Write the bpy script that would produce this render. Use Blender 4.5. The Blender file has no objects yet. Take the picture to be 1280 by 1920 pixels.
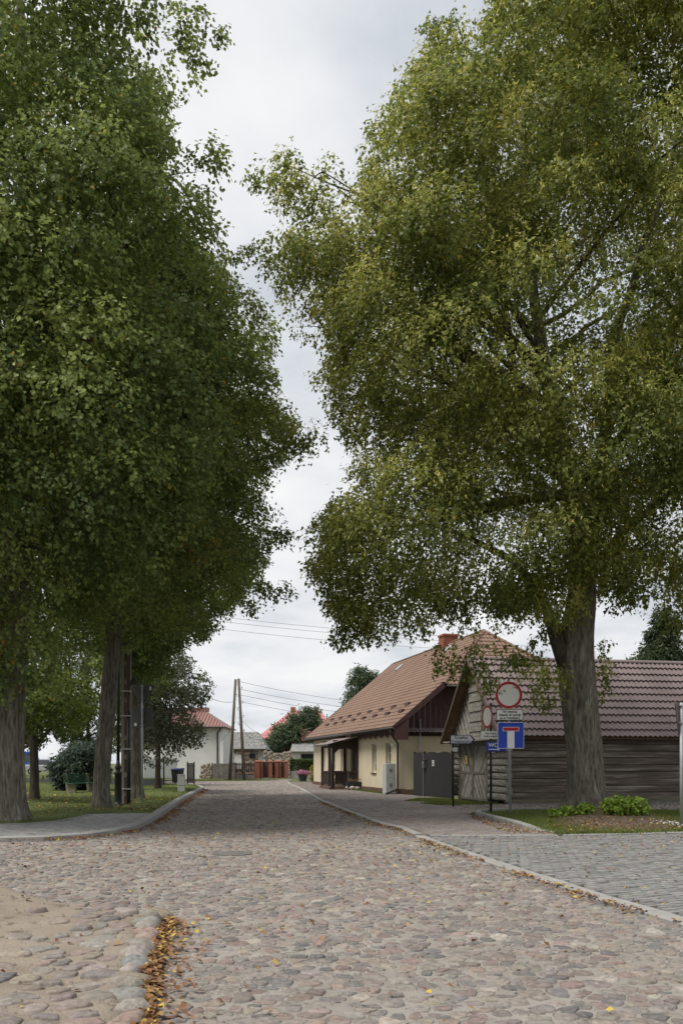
import bpy, math, random
import numpy as np
from mathutils import Vector, Matrix
R = math.radians
rng = np.random.default_rng(7)
random.seed(7)
scene = bpy.context.scene
COL = scene.collection

# ------------------------------------------------------------------ camera
# photo frame 1280 x 1920, focal length 1600 px, horizon on row 1430
F, HX, HY, CH = 1600.0, 640.0, 1430.0, 1.6
cam_d = bpy.data.cameras.new('camera'); cam = bpy.data.objects.new('camera', cam_d); COL.objects.link(cam)
cam.location = (0, 0, CH); cam.rotation_euler = (R(90), 0, 0)
cam_d.sensor_fit = 'VERTICAL'; cam_d.sensor_height = 36; cam_d.lens = 36 * F / 1920
cam_d.shift_y = (HY - 960) / 1920.0
cam_d.clip_start = 0.1; cam_d.clip_end = 3000
scene.camera = cam

# ------------------------------------------------------------------ world, sun, exposure
SUN_EL, SUN_AZ = R(61), R(236)          # azimuth clockwise from +Y: veiled sun, high on the left behind the camera
w = bpy.data.worlds.new('World'); scene.world = w; w.use_nodes = True
nt = w.node_tree; nt.nodes.clear(); N = nt.nodes.new; L = nt.links.new
sky = N('ShaderNodeTexSky'); sky.sky_type = 'NISHITA'; sky.sun_disc = False
sky.sun_elevation = SUN_EL; sky.sun_rotation = SUN_AZ; sky.air_density = 1.2; sky.dust_density = 2.0
bg1 = N('ShaderNodeBackground'); bg1.inputs[1].default_value = 0.10; L(sky.outputs[0], bg1.inputs[0])
tc = N('ShaderNodeTexCoord'); sep = N('ShaderNodeSeparateXYZ'); L(tc.outputs['Generated'], sep.inputs[0])
def math_node(op, a, b):
    n = N('ShaderNodeMath'); n.operation = op
    for i, v in enumerate((a, b)):
        if isinstance(v, (int, float)): n.inputs[i].default_value = v
        else: L(v, n.inputs[i])
    return n.outputs[0]
zz = math_node('ADD', math_node('MAXIMUM', sep.outputs[2], 0.0), 0.22)
cmb = N('ShaderNodeCombineXYZ')
L(math_node('DIVIDE', sep.outputs[0], zz), cmb.inputs[0]); L(math_node('DIVIDE', sep.outputs[1], zz), cmb.inputs[1])
def w_noise(scale, detail, rough, off=0.0):
    n = N('ShaderNodeTexNoise'); n.inputs['Scale'].default_value = scale; n.inputs['Detail'].default_value = detail
    n.inputs['Roughness'].default_value = rough
    m = N('ShaderNodeVectorMath'); m.operation = 'ADD'; m.inputs[1].default_value = (off, off * .7, off * .3)
    L(cmb.outputs[0], m.inputs[0]); L(m.outputs[0], n.inputs['Vector']); return n.outputs['Fac']
def ramp(src, stops):
    r = N('ShaderNodeValToRGB'); L(src, r.inputs[0]); e = r.color_ramp.elements
    while len(e) < len(stops): e.new(.5)
    for i, (p, c) in enumerate(stops): e[i].position = p; e[i].color = (*c, 1)
    return r.outputs[0]
cloud_col = ramp(w_noise(1.7, 7, .55, 3.1), [(.34, (.56, .60, .67)), (.45, (.72, .755, .80)), (.53, (.84, .86, .89)), (.66, (.96, .96, .96))])
cover = ramp(w_noise(.8, 6, .55, 11.0), [(.24, (.80, .80, .80)), (.42, (1, 1, 1))])
bg2 = N('ShaderNodeBackground'); bg2.inputs[1].default_value = 0.56; L(cloud_col, bg2.inputs[0])
mx = N('ShaderNodeMixShader'); L(cover, mx.inputs[0]); L(bg1.outputs[0], mx.inputs[1]); L(bg2.outputs[0], mx.inputs[2])
out = N('ShaderNodeOutputWorld'); L(mx.outputs[0], out.inputs[0])
sd = bpy.data.lights.new('sun', 'SUN'); sd.energy = 2.2; sd.angle = R(22); sd.color = (1, .95, .87)
sun = bpy.data.objects.new('sun', sd); COL.objects.link(sun)
sdir = Vector((math.sin(SUN_AZ) * math.cos(SUN_EL), math.cos(SUN_AZ) * math.cos(SUN_EL), math.sin(SUN_EL)))
sun.rotation_euler = sdir.to_track_quat('Z', 'Y').to_euler()
vs = scene.view_settings; vs.view_transform = 'Standard'; vs.look = 'None'; vs.exposure = 0.82; vs.gamma = 1.0
scene.cycles.max_bounces = 9; scene.cycles.diffuse_bounces = 8; scene.cycles.transmission_bounces = 3
scene.cycles.use_denoising = True

# ------------------------------------------------------------------ helpers
def P(px, py, Y): return Vector(((px - HX) / F * Y, Y, CH + (HY - py) / F * Y))
def G(px, py): Y = F * CH / (py - HY); return Vector(((px - HX) / F * Y, Y, 0))

def tag(o, label=None, cat=None, group=None, kind=None):
    if label: o['label'] = label
    if cat: o['category'] = cat
    if group: o['group'] = group
    if kind: o['kind'] = kind
    return o
def empty(name, loc=(0, 0, 0), rz=0.0):
    o = bpy.data.objects.new(name, None); COL.objects.link(o); o.location = loc; o.rotation_euler = (0, 0, rz)
    o.empty_display_size = .2; return o
def link_mesh(name, me, parent=None, loc=None, rot=None):
    o = bpy.data.objects.new(name, me); COL.objects.link(o)
    if parent is not None: o.parent = parent
    if loc is not None: o.location = loc
    if rot is not None: o.rotation_euler = rot
    return o
def smooth(me): me.polygons.foreach_set('use_smooth', np.ones(len(me.polygons), bool))

class MB:
    def __init__(s): s.v = []; s.f = []
    def add(s, vs, fs):
        k = len(s.v); s.v += [tuple(v) for v in vs]; s.f += [tuple(i + k for i in f) for f in fs]; return s
    def box(s, x0, y0, z0, x1, y1, z1):
        return s.add([(x0,y0,z0),(x1,y0,z0),(x1,y1,z0),(x0,y1,z0),(x0,y0,z1),(x1,y0,z1),(x1,y1,z1),(x0,y1,z1)],
                     [(3,2,1,0),(4,5,6,7),(0,1,5,4),(1,2,6,5),(2,3,7,6),(3,0,4,7)])
    def beam(s, a, b, wx, wz, up=(0, 0, 1)):
        a, b, up = Vector(a), Vector(b), Vector(up); d = (b - a).normalized()
        sx = d.cross(up).normalized() * wx / 2; sz = sx.cross(d).normalized() * wz / 2
        return s.add([a-sx-sz, a+sx-sz, a+sx+sz, a-sx+sz, b-sx-sz, b+sx-sz, b+sx+sz, b-sx+sz],
                     [(3,2,1,0),(4,5,6,7),(0,1,5,4),(1,2,6,5),(2,3,7,6),(3,0,4,7)])
    def prism(s, poly, vec):
        n = len(poly); vec = Vector(vec); p = [Vector(q) for q in poly]
        return s.add(p + [q + vec for q in p], [tuple(range(n))[::-1], tuple(range(n, 2*n))] + [(i, (i+1) % n, n + (i+1) % n, n + i) for i in range(n)])
    def tube(s, pts, rad, n=10, cap=True, jit=0.0):
        pts = [Vector(p) for p in pts]; m = len(pts)
        rad = [rad] * m if isinstance(rad, (int, float)) else rad
        base = len(s.v); ref = None
        for i, p in enumerate(pts):
            d = (pts[min(i+1, m-1)] - pts[max(i-1, 0)]).normalized()
            if ref is None: ref = d.orthogonal().normalized()
            ref = (ref - d * ref.dot(d)).normalized(); b = d.cross(ref)
            for k in range(n):
                a = 2 * math.pi * k / n; rr = rad[i] * (1 + (random.uniform(-jit, jit) if jit else 0))
                s.v.append(tuple(p + (ref * math.cos(a) + b * math.sin(a)) * rr))
        for i in range(m - 1):
            for k in range(n):
                k2 = (k + 1) % n
                s.f.append((base + i*n + k, base + i*n + k2, base + (i+1)*n + k2, base + (i+1)*n + k))
        if cap:
            s.f.append(tuple(base + k for k in range(n))[::-1]); s.f.append(tuple(base + (m-1)*n + k for k in range(n)))
        return s
    def lathe(s, prof, c=(0, 0, 0), n=16):
        base = len(s.v)
        for r, z in prof:
            for k in range(n):
                a = 2 * math.pi * k / n; s.v.append((c[0] + r * math.cos(a), c[1] + r * math.sin(a), c[2] + z))
        for i in range(len(prof) - 1):
            for k in range(n):
                k2 = (k + 1) % n; s.f.append((base+i*n+k, base+i*n+k2, base+(i+1)*n+k2, base+(i+1)*n+k))
        s.f.append(tuple(base + (len(prof)-1)*n + k for k in range(n))); return s
    def mesh(s, name, mat=None, sm=False):
        me = bpy.data.meshes.new(name); me.from_pydata(s.v, [], s.f)
        if mat: me.materials.append(mat)
        if sm: smooth(me)
        return me
    def build(s, name, mat, parent=None, sm=False, bevel=0.0, loc=None):
        o = link_mesh(name, s.mesh(name, mat, sm), parent, loc)
        if bevel:
            b = o.modifiers.new('bevel', 'BEVEL'); b.width = bevel; b.segments = 2; b.limit_method = 'ANGLE'
        return o

def np_mesh(name, verts, faces, mat, cols=None, sm=False):
    """verts (n,3); faces (m,k) with constant k; cols (n,3)"""
    me = bpy.data.meshes.new(name); n = len(verts); m, k = faces.shape
    me.vertices.add(n); me.vertices.foreach_set('co', np.ascontiguousarray(verts, np.float32).ravel())
    me.loops.add(m * k); me.loops.foreach_set('vertex_index', np.ascontiguousarray(faces, np.int32).ravel())
    me.polygons.add(m); me.polygons.foreach_set('loop_start', np.arange(0, m * k, k, dtype=np.int32))
    me.polygons.foreach_set('use_smooth', np.full(m, bool(sm)))
    if cols is not None:
        a = me.color_attributes.new('Col', 'FLOAT_COLOR', 'POINT')
        a.data.foreach_set('color', np.concatenate([cols, np.ones((n, 1))], 1).astype(np.float32).ravel())
    me.update(calc_edges=True); me.validate(); me.materials.append(mat); return me

# ------------------------------------------------------------------ materials
def M(name, c1, c2=None, scale=4.0, rough=.8, bump=0.0, bscale=None, stretch=(1, 1, 1), attr=False, metal=0.0,
      spots=None, transl=0.0, detail=6, spec=.3, c3=None):
    m = bpy.data.materials.new(name); m.use_nodes = True; t = m.node_tree; n = t.nodes; l = t.links
    b = n['Principled BSDF']; b.inputs['Roughness'].default_value = rough; b.inputs['Metallic'].default_value = metal
    b.inputs['Specular IOR Level'].default_value = spec
    tc = n.new('ShaderNodeTexCoord'); mp = n.new('ShaderNodeMapping'); mp.inputs['Scale'].default_value = stretch
    oi = n.new('ShaderNodeObjectInfo'); ad = n.new('ShaderNodeVectorMath'); ad.operation = 'ADD'
    sc = n.new('ShaderNodeVectorMath'); sc.operation = 'SCALE'; sc.inputs[0].default_value = (37, 51, 23)
    l.new(oi.outputs['Random'], sc.inputs['Scale'])
    l.new(tc.outputs['Object'], ad.inputs[0]); l.new(sc.outputs[0], ad.inputs[1]); l.new(ad.outputs[0], mp.inputs[0])
    def noise(s, d=detail, r=.6):
        x = n.new('ShaderNodeTexNoise'); x.inputs['Scale'].default_value = s; x.inputs['Detail'].default_value = d
        x.inputs['Roughness'].default_value = r; l.new(mp.outputs[0], x.inputs['Vector']); return x.outputs['Fac']
    src = None
    if c2 is not None:
        r = n.new('ShaderNodeValToRGB'); l.new(noise(scale), r.inputs[0]); e = r.color_ramp.elements
        e[0].position = .32; e[0].color = (*c1, 1); e[1].position = .68; e[1].color = (*c2, 1)
        if c3 is not None: x = e.new(.5); x.color = (*c3, 1)
        src = r.outputs[0]
    if attr:
        a = n.new('ShaderNodeAttribute'); a.attribute_name = 'Col'
        if src is not None:
            q = n.new('ShaderNodeMix'); q.data_type = 'RGBA'; q.blend_type = 'MULTIPLY'; q.inputs[0].default_value = 1
            l.new(a.outputs['Color'], q.inputs[6]); l.new(src, q.inputs[7]); src = q.outputs[2]
        else: src = a.outputs['Color']
    if spots is not None:
        sc_, lo, colr = spots
        r2 = n.new('ShaderNodeValToRGB'); l.new(noise(sc_, 5, .65), r2.inputs[0])
        r2.color_ramp.elements[0].position = lo; r2.color_ramp.elements[0].color = (0, 0, 0, 1)
        r2.color_ramp.elements[1].position = lo + .08; r2.color_ramp.elements[1].color = (1, 1, 1, 1)
        q = n.new('ShaderNodeMix'); q.data_type = 'RGBA'; l.new(r2.outputs[0], q.inputs[0])
        if src is not None: l.new(src, q.inputs[6])
        else: q.inputs[6].default_value = (*c1, 1)
        q.inputs[7].default_value = (*colr, 1); src = q.outputs[2]
    if src is not None: l.new(src, b.inputs['Base Color'])
    else: b.inputs['Base Color'].default_value = (*c1, 1)
    if bump:
        bp = n.new('ShaderNodeBump'); bp.inputs['Strength'].default_value = bump; bp.inputs['Distance'].default_value = .03
        l.new(noise(bscale or scale * 3, 8, .65), bp.inputs['Height']); l.new(bp.outputs[0], b.inputs['Normal'])
    if transl:
        tr = n.new('ShaderNodeBsdfTranslucent'); ms = n.new('ShaderNodeMixShader'); ms.inputs[0].default_value = transl
        if src is not None: l.new(src, tr.inputs[0])
        else: tr.inputs[0].default_value = (*c1, 1)
        l.new(b.outputs[0], ms.inputs[1]); l.new(tr.outputs[0], ms.inputs[2])
        l.new(ms.outputs[0], n['Material Output'].inputs[0])
    return m

W1 = (1, 1, 1)
mt = {}
mt['stone'] = M('cobble stone', (.58, .58, .58), (1.12, 1.11, 1.10), 22, .75, .5, 55, attr=True, spec=.3, spots=(13, .60, (.245, .224, .20)))
mt['sand'] = M('sandy joint', (.225, .205, .182), (.315, .29, .26), 1.3, .95, .7, 40, spots=(6, .57, (.16, .142, .122)))
mt['shoulder'] = M('sandy shoulder', (.245, .20, .158), (.325, .278, .224), 1.6, .95, .9, 45, spots=(4, .56, (.17, .138, .108)))
mt['paver'] = M('paver', (.80, .80, .80), (1.1, 1.1, 1.1), 9, .85, .3, 60, attr=True)
mt['kerb'] = M('kerb concrete', (.24, .236, .224), (.33, .322, .306), 2.5, .88, .3, 40, spots=(5, .62, (.20, .195, .175)))
mt['grit'] = M('dark joint grit', (.10, .095, .085), (.17, .16, .14), 5, .95, .4, 40)
mt['soil'] = M('lawn soil', (.075, .095, .025), (.11, .135, .04), 1.1, .95, .5, 30, spots=(.9, .60, (.115, .105, .05)))
mt['mound'] = M('bare soil', (.085, .062, .045), (.14, .105, .075), 3, .95, .7, 30)
mt['ground'] = M('far ground', (.07, .09, .03), (.12, .12, .06), .15, .95)
mt['grass'] = M('grass blade', W1, attr=True, rough=.75, transl=.25)
mt['leaf'] = M('leaf', W1, attr=True, rough=.5, transl=.5, spec=.35)
mt['litter'] = M('fallen leaf', W1, attr=True, rough=.8, transl=.15)
mt['bark'] = M('bark', (.055, .047, .037), (.235, .21, .17), 4, .95, 1.0, 12, stretch=(4, 4, .7), spots=(1.1, .57, (.27, .275, .215)))
mt['barkd'] = M('dark bark', (.045, .036, .028), (.10, .085, .065), 3, .95, 1.0, 7, stretch=(4, 4, .7))
mt['twig'] = M('twig', (.04, .032, .025), (.07, .058, .045), 4, .9)
mt['black'] = M('black painted metal', (.018, .018, .02), (.028, .028, .03), 8, .45)
mt['galv'] = M('galvanised steel', (.36, .37, .38), (.46, .47, .48), 6, .5, metal=.4)
mt['signback'] = M('sign back', (.085, .085, .085), (.11, .11, .11), 5, .6)
mt['white'] = M('sign white', (.76, .76, .74), (.82, .82, .80), 4, .5)
mt['red'] = M('sign red', (.42, .02, .03), (.48, .03, .04), 4, .5)
mt['blue'] = M('sign blue', (.02, .055, .42), (.03, .07, .48), 4, .5)
mt['ink'] = M('ink black', (.015, .015, .018), rough=.6)
mt['inkblue'] = M('ink blue', (.02, .03, .18), rough=.6)
mt['yellow'] = M('notice yellow', (.62, .36, .03), (.68, .42, .05), 12, .7)
mt['cream'] = M('cream render', (.54, .47, .34), (.60, .53, .39), .9, .92, .25, 90, spots=(1.3, .68, (.47, .41, .30)))
mt['wwall'] = M('pale render', (.60, .59, .57), (.70, .69, .67), .8, .92, .15, 60, spots=(.8, .66, (.52, .51, .49)))
mt['plinth'] = M('brown plinth', (.10, .062, .05), (.14, .09, .072), 3, .85, .2)
mt['rooft'] = M('terracotta roof tile', (.170, .105, .076), (.222, .142, .104), .55, .7, .15, 40, spots=(2.2, .62, (.16, .115, .098)))
mt['roofb'] = M('plum roof tile', (.185, .142, .142), (.255, .202, .198), .5, .55, .1, 40, spots=(.9, .62, (.29, .195, .175)))
mt['roofr'] = M('red metal roof', (.40, .145, .145), (.48, .195, .19), .8, .55)
mt['roofw'] = M('dull red metal roof', (.20, .105, .09), (.26, .145, .125), .8, .6)
mt['roofg'] = M('grey old tile', (.15, .15, .145), (.29, .285, .275), 4, .9, .5, 20)
mt['brown'] = M('dark brown wood', (.030, .020, .018), (.052, .035, .031), 3, .75, .3, 10, stretch=(3, 3, .4))
mt['plum'] = M('plum wood trim', (.060, .032, .030), (.090, .048, .044), 3, .7, .2, 10)
mt['dgrey'] = M('anthracite wood', (.022, .0215, .0215), (.040, .0385, .038), 4, .8, .4, 8, stretch=(4, 4, .3))
mt['gutter'] = M('dark gutter', (.035, .027, .024), (.05, .04, .036), 5, .4)
mt['glass'] = M('window glass', (.03, .035, .04), rough=.06, spec=.8)
mt['wframe'] = M('white window frame', (.70, .70, .68), rough=.45)
mt['cabinet'] = M('pale grey cabinet', (.42, .43, .41), (.48, .49, .47), 3, .6)
mt['brickr'] = M('red brick', (.25, .085, .052), (.35, .135, .088), 14, .85, .3, 30)
mt['mortar'] = M('mortar', (.32, .27, .23), rough=.95)
mt['logx'] = M('weathered log', (.075, .06, .048), (.30, .265, .235), 1.2, .92, .8, 3.5, stretch=(.45, 6, 7), spots=(.9, .67, (.24, .12, .05)), c3=(.135, .108, .088))
mt['logl'] = M('grey weathered log', (.16, .145, .125), (.38, .35, .315), 2, .92, 1.0, 4, stretch=(1, 2, 8))
mt['slat'] = M('silver grey board', (.18, .165, .145), (.38, .355, .32), 4, .9, .7, 8, stretch=(2, 2, 2))
mt['slatd'] = M('dark grey board', (.085, .077, .068), (.19, .172, .152), 4, .9, .7, 8)
mt['sill'] = M('mossy sill beam', (.11, .10, .065), (.19, .175, .125), 2, .92, .6, 6, stretch=(.5, 4, 5))
mt['rafter'] = M('rafter board', (.10, .062, .036), (.17, .11, .066), 3, .85, .4, 6)
mt['rubble'] = M('rubble stone', W1, attr=True, rough=.9, bump=.6, bscale=14)
mt['mortarl'] = M('lime mortar', (.40, .35, .28), (.50, .44, .36), 3, .95, .6, 20)
mt['pole'] = M('creosoted pole', (.075, .06, .047), (.15, .125, .10), 2, .9, .6, 8, stretch=(5, 5, .4))
mt['rust'] = M('rusty concrete pole', (.14, .108, .088), (.22, .178, .152), 2, .9, .6, 10, stretch=(3, 3, .4))
mt['binblue'] = M('blue plastic lid', (.03, .045, .22), rough=.5)
mt['bingrey'] = M('dark grey plastic', (.035, .036, .038), rough=.6)
mt['green'] = M('green painted plank', (.028, .075, .055), (.04, .10, .072), 5, .6)
mt['conc'] = M('grey concrete', (.24, .235, .22), (.34, .33, .31), 4, .9, .4, 25)
mt['carw'] = M('silver car paint', (.42, .43, .44), rough=.3, metal=.3)
mt['carb'] = M('blue van paint', (.03, .10, .45), rough=.4)
mt['tyre'] = M('tyre', (.02, .02, .02), rough=.85)
mt['wire'] = M('cable', (.22, .22, .225), rough=.6)
mt['flower'] = M('petal', W1, attr=True, rough=.6, transl=.2)
mt['iron'] = M('cast iron', (.10, .095, .09), (.17, .16, .15), 14, .6, .3)

# ------------------------------------------------------------------ 2-D helpers
def inside(poly, x, y):
    poly = np.asarray(poly, float)[:, :2]; x = np.asarray(x, float); y = np.asarray(y, float)
    r = np.zeros(x.shape, bool); n = len(poly)
    for i in range(n):
        x0, y0 = poly[i]; x1, y1 = poly[(i + 1) % n]
        c = (y0 > y) != (y1 > y)
        with np.errstate(divide='ignore', invalid='ignore'):
            r ^= c & (x < (x1 - x0) * (y - y0) / (y1 - y0 if y1 != y0 else 1e-9) + x0)
    return r
def edge_dist(poly, x, y):
    poly = np.asarray(poly, float)[:, :2]; d = np.full(np.shape(x), 1e9); n = len(poly)
    for i in range(n):
        a = poly[i]; b = poly[(i + 1) % n]; e = b - a; L2 = max(e @ e, 1e-9)
        t = np.clip(((x - a[0]) * e[0] + (y - a[1]) * e[1]) / L2, 0, 1)
        d = np.minimum(d, np.hypot(x - a[0] - t * e[0], y - a[1] - t * e[1]))
    return d
def clip_poly(poly, conv):
    """Sutherland-Hodgman, conv counter-clockwise"""
    res = list(poly)
    for i in range(len(conv)):
        a, b = conv[i], conv[(i + 1) % len(conv)]; new = []
        def sd(p): return (b[0]-a[0]) * (p[1]-a[1]) - (b[1]-a[1]) * (p[0]-a[0])
        for j in range(len(res)):
            p, q = res[j], res[(j + 1) % len(res)]; sp, sq = sd(p), sd(q)
            if sp >= 0: new.append(p)
            if (sp >= 0) != (sq >= 0):
                t = sp / (sp - sq); new.append((p[0] + (q[0]-p[0]) * t, p[1] + (q[1]-p[1]) * t))
        res = new
        if len(res) < 3: return []
    return res
def sheet(name, poly, z, mat, parent=None, kind=None):
    me = bpy.data.meshes.new(name); me.from_pydata([(p[0], p[1], z) for p in poly], [], [tuple(range(len(poly)))])
    me.materials.append(mat); o = link_mesh(name, me, parent)
    if kind: o['kind'] = kind
    return o
def in_view(x, y, mx=1.2):
    """within the photographed wedge of ground, plus a step to the side"""
    return (np.abs(x) < 640 / F * y + mx) & (y > 4.3)

# ------------------------------------------------------------------ ground, road
RIGHT = [(3.75, -6), (3.55, 4), (3.34, 8.3), (2.86, 9.9), (2.45, 12.7), (1.72, 17.0), (1.32, 20.5), (.96, 21.6), (.05, 28.0), (-.85, 34.6), (-1.5, 41), (-2.7, 53), (-3.8, 61.7), (-4.6, 72), (-4.7, 82)]
RIGHT[2:4] = [(3.34, 8.3), (2.95, 9.9)]
LEFT = [(-30, 16.4), (-14, 16.8), (-6.9, 17.2), (-5.7, 17.6), (-5.1, 18.5), (-4.85, 20.3), (-5.2, 24.4), (-6.4, 34.1), (-8.2, 51.2), (-9.6, 58), (-15, 64), (-15, 74.5), (-9, 76.2), (-7.6, 82)]
road_poly = [(-30, -6)] + RIGHT + LEFT[::-1]
ground = sheet('ground', [(-600, -60), (600, -60), (600, 1500), (-600, 1500)], -.06, mt['ground'], kind='structure')
road = sheet('cobbled_road', road_poly, 0.0, mt['sand'], kind='structure')

STONE_COLS = np.array([(.235, .22, .205), (.20, .185, .175), (.26, .23, .205), (.215, .165, .152), (.18, .14, .135), (.14, .143, .148), (.095, .10, .108), (.27, .235, .185), (.33, .31, .28), (.24, .185, .165), (.17, .16, .155)])
STONE_W = np.array([4, 4, 3, 2.6, 1.5, 2, 1, 1.5, 1.2, 2.4, 3.]); STONE_W /= STONE_W.sum()
def stone_radii(x, y, K, gap, rmax, nb=30):
    n = len(x); cell = .45; key = {}
    for i in range(n): key.setdefault((int(x[i] // cell), int(y[i] // cell)), []).append(i)
    rad = np.full((n, K), rmax); ang = 2 * np.pi * (np.arange(K)) / K; ca, sa = np.cos(ang), np.sin(ang)
    for (a, b), idx in key.items():
        cand = [j for da in (-1, 0, 1) for db in (-1, 0, 1) for j in key.get((a + da, b + db), ())]
        dx = x[cand][None, :] - x[idx][:, None]; dy = y[cand][None, :] - y[idx][:, None]; d2 = dx * dx + dy * dy
        dot = dx[:, :, None] * ca + dy[:, :, None] * sa
        with np.errstate(divide='ignore', invalid='ignore'):
            r = np.where((dot > 1e-6) & (d2[:, :, None] > 1e-9), d2[:, :, None] / 2 / dot, 9.)
        rad[idx] = np.minimum(r.min(1), rmax)
    rad = rad - gap
    for _ in range(1): rad = np.minimum(rad, .25 * np.roll(rad, 1, 1) + .5 * rad + .25 * np.roll(rad, -1, 1) + .006)
    return np.maximum(rad, .018)
def stone_arrays(cx, cy, cz, rad, h, full):
    n, K = rad.shape; ang = 2 * np.pi * np.arange(K) / K
    rings = [(1.0, -.03), (.96, .62), (.80, .92), (.45, 1.0)] if full else [(1.0, -.03), (.86, .72)]
    vs = []
    tx = rng.normal(0, .06, n); ty = rng.normal(0, .06, n)
    for s, z in rings:
        wob = 1 + rng.normal(0, .03, rad.shape)
        X = np.cos(ang) * rad * s * wob; Y = np.sin(ang) * rad * s * wob
        zz = (z if z < 0 else 0) + (h[:, None] * z if z > 0 else 0) + np.zeros_like(X)
        if z > 0: zz = zz + X * tx[:, None] + Y * ty[:, None] + rng.normal(0, .0025, X.shape)
        vs.append(np.stack([cx[:, None] + X, cy[:, None] + Y, cz[:, None] + zz], -1))
    top = np.stack([cx, cy, cz + h * 1.0], -1)[:, None, :]
    V = np.concatenate(vs + [top], 1)            # n, rings*K+1, 3
    fs = []
    for r in range(len(rings) - 1):
        for k in range(K):
            k2 = (k + 1) % K; fs += [(r*K+k, r*K+k2, (r+1)*K+k2), (r*K+k, (r+1)*K+k2, (r+1)*K+k)]
    r = len(rings) - 1
    for k in range(K): fs.append((r*K+k, r*K+(k+1) % K, len(rings)*K))
    return V, np.array(fs)
def stone_colors(n, dust=.24):
    c = STONE_COLS[rng.choice(len(STONE_COLS), n, p=STONE_W)] * rng.uniform(.8, 1.25, (n, 1)) * rng.uniform(.95, 1.05, (n, 3))
    return c * (1 - dust) * np.array((1.0, .965, .945)) + np.array((.33, .295, .265)) * dust
def lay_pieces(V, Fc, cols, order_key, mat, parent, pname, fieldname, limit=300, sm=True):
    """first `limit` pieces by order_key become parts of parent, the rest one stuff part"""
    n, nv, _ = V.shape; order = np.argsort(-order_key); big = order[:limit]; rest = order[limit:]
    for i in big:
        c = V[i].mean(0).copy(); c[2] = 0
        me = np_mesh(pname, V[i] - c, Fc, mat, np.repeat(cols[i][None], nv, 0), sm); link_mesh(pname, me, parent, c)
    if len(rest):
        vv = V[rest].reshape(-1, 3); ff = (Fc[None] + (np.arange(len(rest)) * nv)[:, None, None]).reshape(-1, Fc.shape[1])
        me = np_mesh(fieldname, vv, ff, mat, np.repeat(cols[rest], nv, 0), sm); o = link_mesh(fieldname, me, parent); o['kind'] = 'stuff'

SHOULDER = [(-1.86, 8.75), (-2.5, 9.3), (-4.4, 9.9), (-9, 10.2), (-9, 2.5), (-.85, 2.5), (-1.28, 5.1), (-1.47, 6.1), (-1.64, 7.1), (-1.85, 8.2)]
def jitter_grid(x0, x1, y0, y1, s, drop=.2, jit=.42):
    gx, gy = np.meshgrid(np.arange(x0, x1, s), np.arange(y0, y1, s)); gx = gx + (np.arange(gx.shape[0]) % 2)[:, None] * s / 2
    x = gx.ravel() + rng.uniform(-jit, jit, gx.size) * s; y = gy.ravel() + rng.uniform(-jit, jit, gx.size) * s
    k = rng.random(x.size) > drop; return x[k], y[k]
MAN = G(435, 1601)
def road_stones(y0, y1, s, K, full, gap, drop):
    x, y = jitter_grid(-16, 4.5, y0, y1, s, drop)
    inset = (edge_dist(road_poly, x, y) > .07) & inside(road_poly, x, y)
    keep = inset & in_view(x, y) & ~(inside(SHOULDER, x, y) | (edge_dist(SHOULDER, x, y) < .1)) & (np.hypot(x - MAN.x, y - MAN.y) > .42)
    x, y = x[keep], y[keep]
    rad = stone_radii(x, y, K, gap, s * 1.0) * rng.choice([1, .86, .68], (len(x), 1), p=[.68, .22, .10]) * np.clip(rng.normal(1, .08, (len(x), K)), .8, 1.2)
    h = np.clip(rng.normal(.0095, .005, len(x)), .003, .024)
    V, Fc = stone_arrays(x, y, np.zeros(len(x)), rad, h, full)
    return V, Fc, stone_colors(len(x)), rad.mean(1) / y
V, Fc, cols, key = road_stones(4.3, 15, .135, 10, True, .007, .22)
lay_pieces(V, Fc, cols, key, mt['stone'], road, 'cobblestone', 'cobblestone_field')
V, Fc, cols, key = road_stones(15.06, 58, .165, 7, False, .009, .2)
lay_pieces(V, Fc, cols, key, mt['stone'], road, 'cobblestone', 'cobblestone_field', limit=0)
V, Fc, cols, key = road_stones(58.1, 81, .26, 6, False, .02, .15)
lay_pieces(V, Fc, cols, key, mt['stone'], road, 'cobblestone', 'cobblestone_field', limit=0)

# manhole grate in the road
mh = empty('manhole_cover', (MAN.x, MAN.y, -.010)); tag(mh, 'round cast iron manhole grate set in the cobbled road', 'manhole cover')
MB().lathe([(.30, 0), (.36, 0), (.36, .026), (.30, .026)], n=28).build('rim', mt['iron'], mh)
MB().lathe([(.0, .012), (.30, .012)], n=28).build('well', mt['grit'], mh)
for i in range(-5, 6):
    hw = math.sqrt(max(.30**2 - (i * .052)**2, 0)); MB().box(i*.052-.016, -hw, .004, i*.052+.016, hw, .022).build('bar', mt['iron'], mh)

# sandy raised shoulder, lower left
def sh_h(x, y):
    e = edge_dist(SHOULDER, x, y); f = np.clip((9.6 - y) / 1.6, 0, 1)
    base = .085 * f * np.clip(e / .12, 0, 1) + .004
    mound = .36 * np.exp(-(((x + 4.2) / 1.1)**2 + ((y - 9.0) / .7)**2))
    return base + mound * np.clip(e / .5, 0, 1) + .018 * np.sin(x * 3.1 + y * 1.7) * np.clip(e / .4, 0, 1)
gx, gy = np.meshgrid(np.linspace(-9, -.8, 110), np.linspace(2.5, 10.3, 110))
ins = inside(SHOULDER, gx, gy); zz_ = np.where(ins, sh_h(gx, gy), -.03)
Vs = np.stack([gx, gy, zz_ + np.where(ins, rng.normal(0, .0035, gx.shape), 0)], -1).reshape(-1, 3)
ii = (np.arange(109)[:, None] * 110 + np.arange(109)[None]).ravel()
shoulder = link_mesh('sandy_path', np_mesh('sandy_path', Vs, np.stack([ii, ii + 1, ii + 111, ii + 110], 1), mt['shoulder'], sm=True)); shoulder['kind'] = 'structure'
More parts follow.
